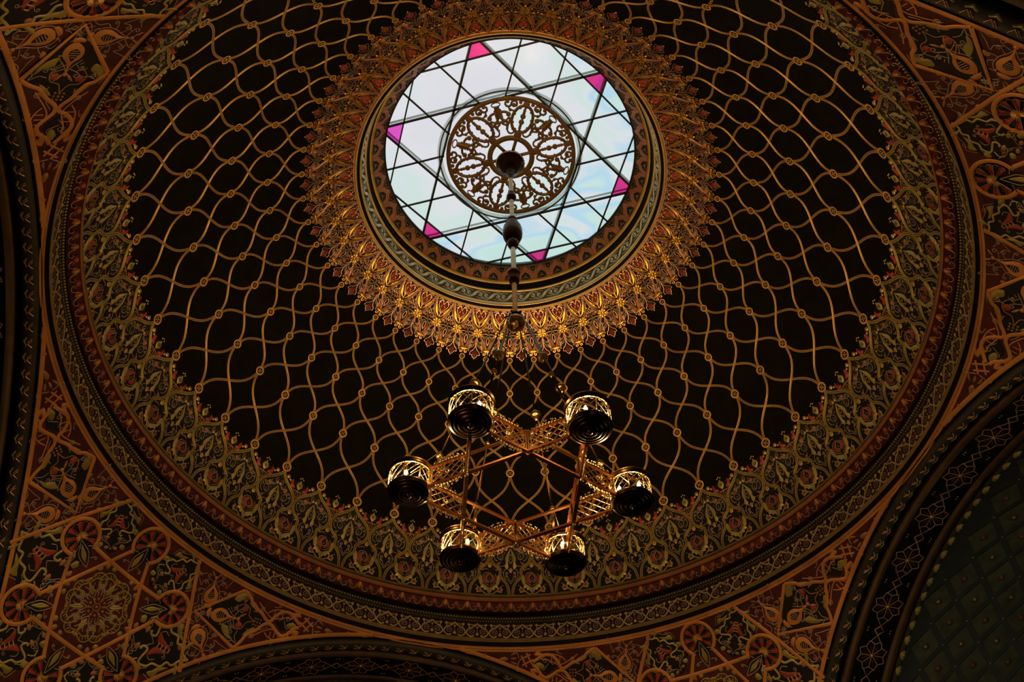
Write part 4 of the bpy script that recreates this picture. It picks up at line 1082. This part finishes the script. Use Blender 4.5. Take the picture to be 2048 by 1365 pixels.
for k in range(6):
    P = Flat(); a = SR+PI/6+k*PI/3
    P.at(0, 0, a-PI/2, 1)          # local y outward
    t = np.linspace(0, 2*PI, 36, endpoint=False)
    P.stroke(np.stack([.165*np.cos(t), .690+.235*np.sin(t)], 1), .048, GM, 0, closed=True, n=1, ridge=.1)
    P.disc(0, .640, .044, GM, 0, .004, 12); P.disc(0, .740, .044, GM, 0, .004, 12)
    P.stroke([(0, .46), (0, .92)], .030, GM, 0, n=1, ridge=.1)
    for y in (.535, .575, .805, .845): P.disc(0, y, .026, GM, 0, .002, 8)
    for q in t[::4]: P.disc(.140*math.cos(q+.3), .690+.208*math.sin(q+.3), .016, GM, 0, .002, 6)
    P.disc(0, .955, .055, GM, 0, .003, 10)
    for fx in (1, -1):
        P.stack[-1] = (0, 0, a-PI/2, 1, fx)
        def scroll(cx, cy, r, a0, turns, side, w, tail=None):
            pts = []
            for q in np.linspace(0, 1, 12):
                rr = r*(1-.62*q); an = a0+side*q*turns*2*PI; pts.append((cx+rr*math.cos(an), cy+rr*math.sin(an)))
            if tail: pts = tail+pts
            P.stroke(pts, w, GM, 0, n=2, ridge=.1); P.disc(pts[-1][0], pts[-1][1], w*.95, GM, 0, .003, 9)
        # inner C scroll next to the hub (open to the oval)
        P.stroke([(.100, .500), (.075, .462), (.092, .420), (.140, .410), (.180, .450), (.190, .51), (.200, .57), (.235, .615), (.215, .665), (.170, .655)], .026, GM, 0, n=4, ridge=.1)
        P.disc(.103, .498, .026, GM, 0, .003, 9); P.disc(.178, .640, .036, GM, 0, .003, 10)
        for q in ((.196, .47), (.206, .51), (.214, .55)): P.disc(q[0], q[1], .018, GM, 0, .002, 6)
        # link leaf towards the neighbour
        P.stroke([(.222, .615), (.262, .590), (.300, .560)], .050, GM, 0, n=3, ridge=.1)
        P.disc(.235, .720, .040, GM, 0, .003, 10)
        P.stroke([(.235, .735), (.285, .745), (.335, .735), (.385, .700)], .038, GM, 0, n=4, ridge=.1)
        # outer S scroll with two eyes
        P.stroke([(.185, .880), (.150, .900), (.160, .950), (.205, .965), (.240, .930), (.238, .885), (.262, .850), (.310, .852), (.335, .890), (.315, .925)], .032, GM, 0, n=4, ridge=.1)
        P.disc(.192, .892, .036, GM, 0, .003, 10); P.disc(.305, .925, .030, GM, 0, .003, 9); P.disc(.228, .800, .026, GM, 0, .003, 8)
        P.stroke([(.170, .80), (.205, .80), (.235, .80), (.262, .835)], .026, GM, 0, n=3, ridge=.1)
        P.disc(.100, .965, .030, GM, 0, .003, 9)
    # stalk and eyelet at the rim between ovals
    P.stack[-1] = (0, 0, a-PI/2-PI/6, 1, 1)
    P.stroke([(.072*math.cos(q), .945+.036*math.sin(q)) for q in t[::2]], .016, GM, 0, closed=True, n=1, ridge=.1)
    P.stroke([(-.085, .565), (-.03, .60), (0, .645), (.03, .60), (.085, .565)], .030, GM, 0, n=3, ridge=.1)
    P.stroke([(0, .72), (0, .80), (0, .90)], .085, GM, 0, n=1, ridge=.1)
    for q in (.72, .76, .80, .84): P.disc(.045, q, .020, GM, 0, .002, 7); P.disc(-.045, q, .020, GM, 0, .002, 7)
    P.stroke([(-.10, .62), (-.04, .68), (0, .74), (.04, .68), (.10, .62)], .040, GM, 0, n=3, ridge=.1)
    P.disc(.115, .60, .030, GM, 0, .003, 8); P.disc(-.115, .60, .030, GM, 0, .003, 8)
    P.pop(); plate('scroll_segment', P, gr)

# ================================================================== CHANDELIER
TOPZ = 2.945*U+ZB
ch = empty('star_chandelier', (0, 0, TOPZ), (0, -.0072, 0)); tag(ch, 'big brass chandelier shaped as a six-pointed star with six lit drum lanterns', 'chandelier')
def zl(z): return (z-2.945)*U
m = MB(); m.lathe([(.05, zl(2.914)), (.225, zl(2.914)), (.235, zl(2.911)), (.225, zl(2.905)), (.20, zl(2.897)), (.15, zl(2.880)), (.09, zl(2.868)), (.055, zl(2.862)), (.048, zl(2.84)), (.062, zl(2.83)), (.04, zl(2.815)), (.034, zl(2.80))], 'bronze_dark', 40); can = m.obj('canopy', ch)
m = MB()
for k in range(28): a = 2*PI*k/28; m.ball((.228*math.cos(a), .228*math.sin(a), zl(2.906)), .017, 'brass_pale', 6)
m.lathe([(.222, zl(2.9075)), (.234, zl(2.9075)), (.234, zl(2.9045)), (.222, zl(2.9045)), (.222, zl(2.9075))], 'brass_pale', 40); m.obj('beading', can)
m = MB(); m.lathe([(.034, zl(2.87)), (.034, zl(2.545))], 'brass_pale', 24); m.lathe([(.036, zl(2.40)), (.036, zl(2.25))], 'brass_pale', 24); m.lathe([(.034, zl(2.25)), (.033, zl(2.06))], 'brass_pale', 24); m.obj('stem', ch)
m = MB(); m.lathe([(.034, zl(2.712)), (.060, zl(2.705)), (.062, zl(2.695)), (.074, zl(2.690)), (.078, zl(2.680)), (.066, zl(2.672)), (.050, zl(2.668)), (.034, zl(2.660))], 'bronze_dark', 28); m.obj('collar', ch)
m = MB(); m.lathe([(.034, zl(2.556)), (.060, zl(2.552)), (.076, zl(2.546)), (.076, zl(2.538)), (.064, zl(2.534)), (.080, zl(2.528)), (.100, zl(2.520)), (.112, zl(2.512)), (.110, zl(2.506)), (.134, zl(2.498)), (.145, zl(2.486)), (.147, zl(2.470)), (.140, zl(2.452)), (.118, zl(2.436)), (.088, zl(2.426)), (.070, zl(2.422)), (.082, zl(2.416)), (.082, zl(2.408)), (.074, zl(2.402)), (.060, zl(2.392)), (.036, zl(2.384))], 'bronze_dark', 36); m.obj('turned_knop', ch)
m = MB(); m.lathe([(.034, zl(2.268)), (.080, zl(2.262)), (.092, zl(2.256)), (.086, zl(2.248)), (.066, zl(2.240)), (.078, zl(2.226)), (.066, zl(2.212)), (.034, zl(2.205))], 'bronze_dark', 32); m.obj('collar', ch)
m = MB(); hz = zl(2.027)
m.lathe([(.033, zl(2.075)), (.05, zl(2.070)), (.052, zl(2.062)), (.085, zl(2.056)), (.10, zl(2.050)), (.08, zl(2.046))], 'bronze_dark', 32)
m.lathe([(max(.001, .122*math.sin(q)), hz+.112*math.cos(q)) for q in np.linspace(.35, PI, 22)], 'brass', 40); hub = m.obj('hub_ball', ch)
for k in range(6):
    m = MB(); a = math.radians(5.5+60*k); c = (.118*math.cos(a), .118*math.sin(a))
    m.bar((.07*math.cos(a), .07*math.sin(a), zl(2.052)), (c[0], c[1], zl(2.052)), .02, .02, 'bronze_dark')
    m.tube([(c[0]+.02*math.cos(q)*math.cos(a), c[1]+.02*math.cos(q)*math.sin(a), zl(2.047)+.02*math.sin(q)) for q in np.linspace(0, 2*PI, 10)], .006, 'bronze_dark', 6, False)
    m.obj('hook', hub)
# star geometry
RHO = .2320*U; SA = [math.radians(5.5+60*k) for k in range(6)]
VT = [Vector((RHO*math.cos(a), RHO*math.sin(a), 0)) for a in SA]
zU, zL_ = zl(1.466), zl(1.413); zD = zl(1.418); zRim = zl(1.471); RLAN = .0440*U
def off(p, z): return Vector((p.x, p.y, z))
cb = 'copper_brass'
for s0 in (0, 1):
    tri = [s0, s0+2, s0+4]
    for i in range(3):
        A, B = VT[tri[i]], VT[tri[(i+1) % 3]]; t = (B-A).normalized(); n_ = Vector((-t.y, t.x, 0))
        A2, B2 = A+t*RLAN*1.0, B-t*RLAN*1.0
        side = empty('star_side', (0, 0, 0), parent=ch)
        m = MB(); m.bar(off(A2, zL_), off(B2, zL_), .040, .022, cb); m.bar(off(A2, zL_+.014), off(B2, zL_+.014), .012, .012, 'brass'); m.obj('lower_rail', side, False)
        m = MB(); m.bar(off(A2, zU), off(B2, zU), .032, .020, cb); m.bar(off(A2, zU+.014), off(B2, zU+.014), .010, .012, 'brass'); m.obj('upper_rail', side, False)
        Ltot = (B-A).length
        for (S0, d) in ((A, t), (B, -t)):
            l0, l1 = RLAN*1.02, Ltot/3-.015
            m = MB(); H = zU-zL_
            def q(x, y): p = S0+d*x; return Vector((p.x, p.y, zL_+y*H))
            for x in (l0+.008, l1): m.bar(q(x, .03), q(x, .97), .014, .014, 'brass', up=n_)
            for x in (l0+.04, l1-.03): m.tube([q(x, .0), q(x, 1.)], .005, 'brass_pale', 6)
            # diagonal bars both ways
            for sgn in (1, -1):
                for j in range(-3, 7):
                    xa = l0+.02+j*.098; xb = xa+H*1.05
                    ya, yb = 0., 1.
                    # clip to the panel
                    def cl(xa, xb):
                        lo, hi = l0+.01, l1; t0 = max(0, (lo-xa)/(xb-xa)); t1 = min(1, (hi-xa)/(xb-xa)); return t0, t1
                    t0, t1 = cl(xa, xb)
                    if t1-t0 < .12: continue
                    y0, y1 = (t0, t1) if sgn > 0 else (1-t0, 1-t1)
                    m.bar(q(xa+(xb-xa)*t0, y0), q(xa+(xb-xa)*t1, y1), .010, .007, 'brass' if sgn > 0 else 'copper_brass', up=n_)
            for (cx_, cy_) in ((l0+.045, .2), (l0+.045, .8), (l1-.04, .2), (l1-.04, .8), ((l0+l1)/2, .5)):
                pts = []
                for w__ in np.linspace(0, 2*PI*1.2, 12): r__ = .026*(1-.06*w__); c__ = q(cx_+r__*math.cos(w__), cy_+r__*math.sin(w__)/H); pts.append(c__)
                m.tube(pts, .0045, 'brass_pale', 5)
            m.obj('lattice_panel', side, False)
            # frilly cresting above and below
            for (zz, sg) in ((1.0, 1), (0.0, -1)):
                m = MB(); m.tube([q(l0, zz)+Vector((0, 0, sg*.008)), q(l1, zz)+Vector((0, 0, sg*.008))], .006, cb, 6)
                Lc = l1-l0
                for j in range(13):
                    s__ = (j+.5)/13; x = l0+Lc*s__; hgt = .018+.060*math.sin(PI*s__)**1.5
                    base = q(x, zz); tip = base+Vector((0, 0, sg*(hgt+.012)))
                    tip2 = tip+d*.012*math.sin(j*2.3)
                    m.tube([base, (base+tip2)/2+d*.008*(-1)**j, tip2], .0045, cb, 5); m.ball(tip2, .0085, 'brass_pale', 6)
                    if hgt > .04:
                        p2 = base+Vector((0, 0, sg*(hgt*.55)))+d*.014; m.ball(p2, .0075, 'brass_pale', 6)
                        m.tube([p2+Vector((.012*math.cos(w__)*d.x, .012*math.cos(w__)*d.y, .012*math.sin(w__))) for w__ in np.linspace(0, 5.4, 8)], .0035, 'brass_pale', 4)
                m.obj('cresting', side, False)
# finial posts where the sides cross
for k in range(6):
    a = SA[k]+PI/6; r_ = RHO/math.sqrt(3); c = (r_*math.cos(a), r_*math.sin(a)); m = MB()
    m.tube([(c[0], c[1], zL_-.015), (c[0], c[1], zU+.02)], .013, 'bronze_dark', 8)
    m.ball((c[0], c[1], zU+.03), .018, 'brass_pale', 8); m.ball((c[0], c[1], zL_-.022), .016, 'brass_pale', 8)
    m.obj('joint_pin', ch)
# lanterns
bulb_pos = []
def make_lantern():
    root = empty('lantern', (0, 0, 0), parent=ch); nb = 0
    H = zRim-zD; R = RLAN; Rd = .0462*U
    # bowl underneath with turned rings (z=0 at the dish rim)
    pr = [(R-.012, .012), (Rd-.004, .010), (Rd, .0), (Rd-.010, -.012), (Rd-.020, -.016), (Rd-.020, -.022), (Rd-.045, -.030), (Rd-.055, -.028), (Rd-.062, -.036), (Rd-.085, -.042), (Rd-.098, -.040), (Rd-.104, -.048), (.10, -.054), (.088, -.050), (.080, -.058), (.05, -.064), (.035, -.058), (.03, -.070), (.012, -.078), (.001, -.080)]
    m = MB(); m.lathe(pr, 'bronze_dark', 48); m.lathe([(R-.012, .012), (.06, .004), (.001, .004)], 'brass', 48); dish = m.obj('dish', root)
    m = MB(); m.ball((0, 0, -.088), .014, 'bronze_dark', 8); m.obj('drop_finial', root)
    # top band: inside brighter, outside darker, the lamp glow put into the metals
    m = MB(); m.lathe([(R+.004, H-.045), (R+.006, H), (R+.018, H+.004), (R+.018, H+.016), (R+.004, H+.020), (R-.006, H+.016), (R-.006, H-.045), (R+.004, H-.045)], None, 48, mats=['bronze_dark', 'bronze_dark', 'copper_brass', 'bronze_dark', 'brass', 'brass', 'brass'])
    m.obj('top_band', root)
    for k in range(8):
        a = 2*PI*k/8+.2; m = MB(); m.tube([((R-.002)*math.cos(a), (R-.002)*math.sin(a), .0), ((R-.002)*math.cos(a), (R-.002)*math.sin(a), H+.022)], .0065, 'brass', 6)
        m.ball(((R-.002)*math.cos(a), (R-.002)*math.sin(a), H+.030), .011, 'brass_pale', 6)
        m.obj('post', root)
    m = MB(); nb = 15
    for sg in (1, -1):
        for k in range(nb):
            a0_ = 2*PI*k/nb; pts = [(R*math.cos(a0_+sg*.85*s_), R*math.sin(a0_+sg*.75*s_), .008+(H-.055)*s_) for s_ in np.linspace(0, 1, 6)]
            m.tube(pts, .0042, 'brass_pale' if sg > 0 else 'bronze_dark', 4, False)  # one direction in dark metal, imitating bars silhouetted against the lit inside
    for k in range(16):
        a = 2*PI*k/16; c = Vector((R*math.cos(a), R*math.sin(a), H-.062)); t = Vector((-math.sin(a), math.cos(a), 0))
        m.tube([c+t*.018*math.cos(w__)+Vector((0, 0, .018*math.sin(w__))) for w__ in np.linspace(0, 2*PI, 9)], .0035, 'brass_pale', 4, False)
    m.obj('filigree_drum', root)
    for k in range(3):
        a = 2*PI*k/3+.9; c = (.118*math.cos(a), .118*math.sin(a))
        m = MB(); m.lathe([(.020, .006), (.022, .012), (.013, .018), (.013, .125), (.016, .130), (.001, .130)], 'candle', 12, c); ca = m.obj('candle_holder', root)
        m = MB(); m.lathe([(.008, .130), (.017, .144), (.0195, .158), (.015, .178), (.006, .196), (.001, .204)], 'bulb', 12, c); m.obj('flame_bulb', root)
    # little hook that hangs over the rim and inner stay
    return root
def copy_tree(o, parent=None):
    c = o.copy(); COL.objects.link(c)
    if parent: c.parent = parent
    for chd in list(o.children): copy_tree(chd, c)
    return c
lan0 = make_lantern()
for k in range(6):
    l = lan0 if k == 0 else copy_tree(lan0, ch)
    l.location = (VT[k].x, VT[k].y, zD); l.rotation_euler = (0, 0, SA[k]+.3)
# suspension rods
for k in range(6):
    a = SA[k]; h = Vector((.125*math.cos(a), .125*math.sin(a), zl(2.040))); e = Vector((.174*U*math.cos(a), .174*U*math.sin(a), zl(1.528)))
    root = empty('suspension_rod', (0, 0, 0), parent=ch); d = (e-h)
    def at_(t): return h+d*t
    m = MB(); m.tube([at_(0), at_(.05)], .006, 'bronze_dark', 6); m.tube([at_(.04), at_(.97)], .0125, 'bronze_dark', 8); m.obj('rod', root)
    m = MB(); ax_ = d.normalized()
    def turned(t, prof):
        m = MB(); p = at_(t); m.tube([p+ax_*x for x, r in prof], [r for x, r in prof], 'brass', 16); m.obj('knop', root)
    turned(.13, [(-.03, .012), (-.02, .022), (0, .016), (.02, .024), (.03, .012)])
    turned(.52, [(-.075, .012), (-.07, .024), (-.055, .028), (-.045, .048), (-.030, .062), (-.005, .064), (.012, .050), (.022, .034), (.034, .038), (.044, .026), (.055, .030), (.066, .018), (.08, .013)])
    turned(.69, [(-.04, .013), (-.03, .026), (-.015, .034), (0, .030), (.012, .018), (.022, .026), (.034, .02), (.05, .014)])
    m = MB(); m.ball(e, .040, 'brass', 16); m.tube([e, Vector((e.x, e.y, zU+.01))], [.02, .012], 'brass', 8)
    rr_ = RHO-RLAN*1.0; m.bar(Vector((e.x, e.y, zU+.012)), Vector((rr_*math.cos(a), rr_*math.sin(a), zU+.012)), .02, .014, 'copper_brass'); m.obj('ball_anchor', root)
    m = MB(); up_ = at_(.80); v_ = VT[k]; 
    m.tube([at_(.97), Vector((v_.x+.0*math.cos(a), v_.y, zRim+.01))], .004, 'brass_pale', 5); m.obj('stay_wire', root)

# ================================================================== LIGHTS
def point(name, loc, power, col, rad):
    l = bpy.data.lights.new(name, 'POINT'); l.energy = power; l.color = col; l.shadow_soft_size = rad
    o = bpy.data.objects.new(name, l); COL.objects.link(o); o.location = loc; return o
R4 = Euler((0, -.0072, 0)).to_matrix()
WARM = (1., .58, .22)
for k in range(6):
    p = Vector((VT[k].x, VT[k].y, zD+.15)); w = R4 @ p + Vector((0, 0, TOPZ))
    point('lantern_lamp', w, 105, WARM, .05)
# unseen fill lights added in the four arms, out of the frame
def area(name, loc, aim, size, power, col):
    l = bpy.data.lights.new(name, 'AREA'); l.energy = power; l.color = col; l.size = size; l.shape = 'DISK'
    o = bpy.data.objects.new(name, l); COL.objects.link(o); o.location = loc
    o.rotation_euler = (Vector(aim)-Vector(loc)).to_track_quat('-Z', 'Y').to_euler(); return o
for k, pw, cl in ((0, 34, (.85, .85, .62)), (1, 11, (1., .70, .34)), (2, 8, (1., .70, .34)), (3, 21, (1., .74, .36))):
    a = TH+k*PI/2; area('hall_fill', (1.75*U*math.cos(a), 1.75*U*math.sin(a), 3.2), (0, 0, 13) if k else (1.6*U*math.cos(a), 1.6*U*math.sin(a)+1.5, 10), .7, pw, cl)  # added fills; the cooler east one stands in for daylight on the vault
area('hall_fill', (-3.2, -2.4, 3.0), (5.0, 7.0, 12.4), .8, 55, (1., .50, .20))  # added warm fill to brighten the northeast pendentive
W = bpy.data.worlds.new('world'); bpy.context.scene.world = W; W.use_nodes = True
W.node_tree.nodes['Background'].inputs[0].default_value = (.5, .62, .7, 1); W.node_tree.nodes['Background'].inputs[1].default_value = .02

sc = bpy.context.scene
sc.view_settings.view_transform = 'Standard'; sc.view_settings.look = 'None'; sc.view_settings.gamma = 1; sc.view_settings.exposure = 0
sc.view_settings.use_curve_mapping = False
sc.cycles.use_denoising = True
sc.cycles.max_bounces = 6
sc.cycles.sample_clamp_indirect = 3
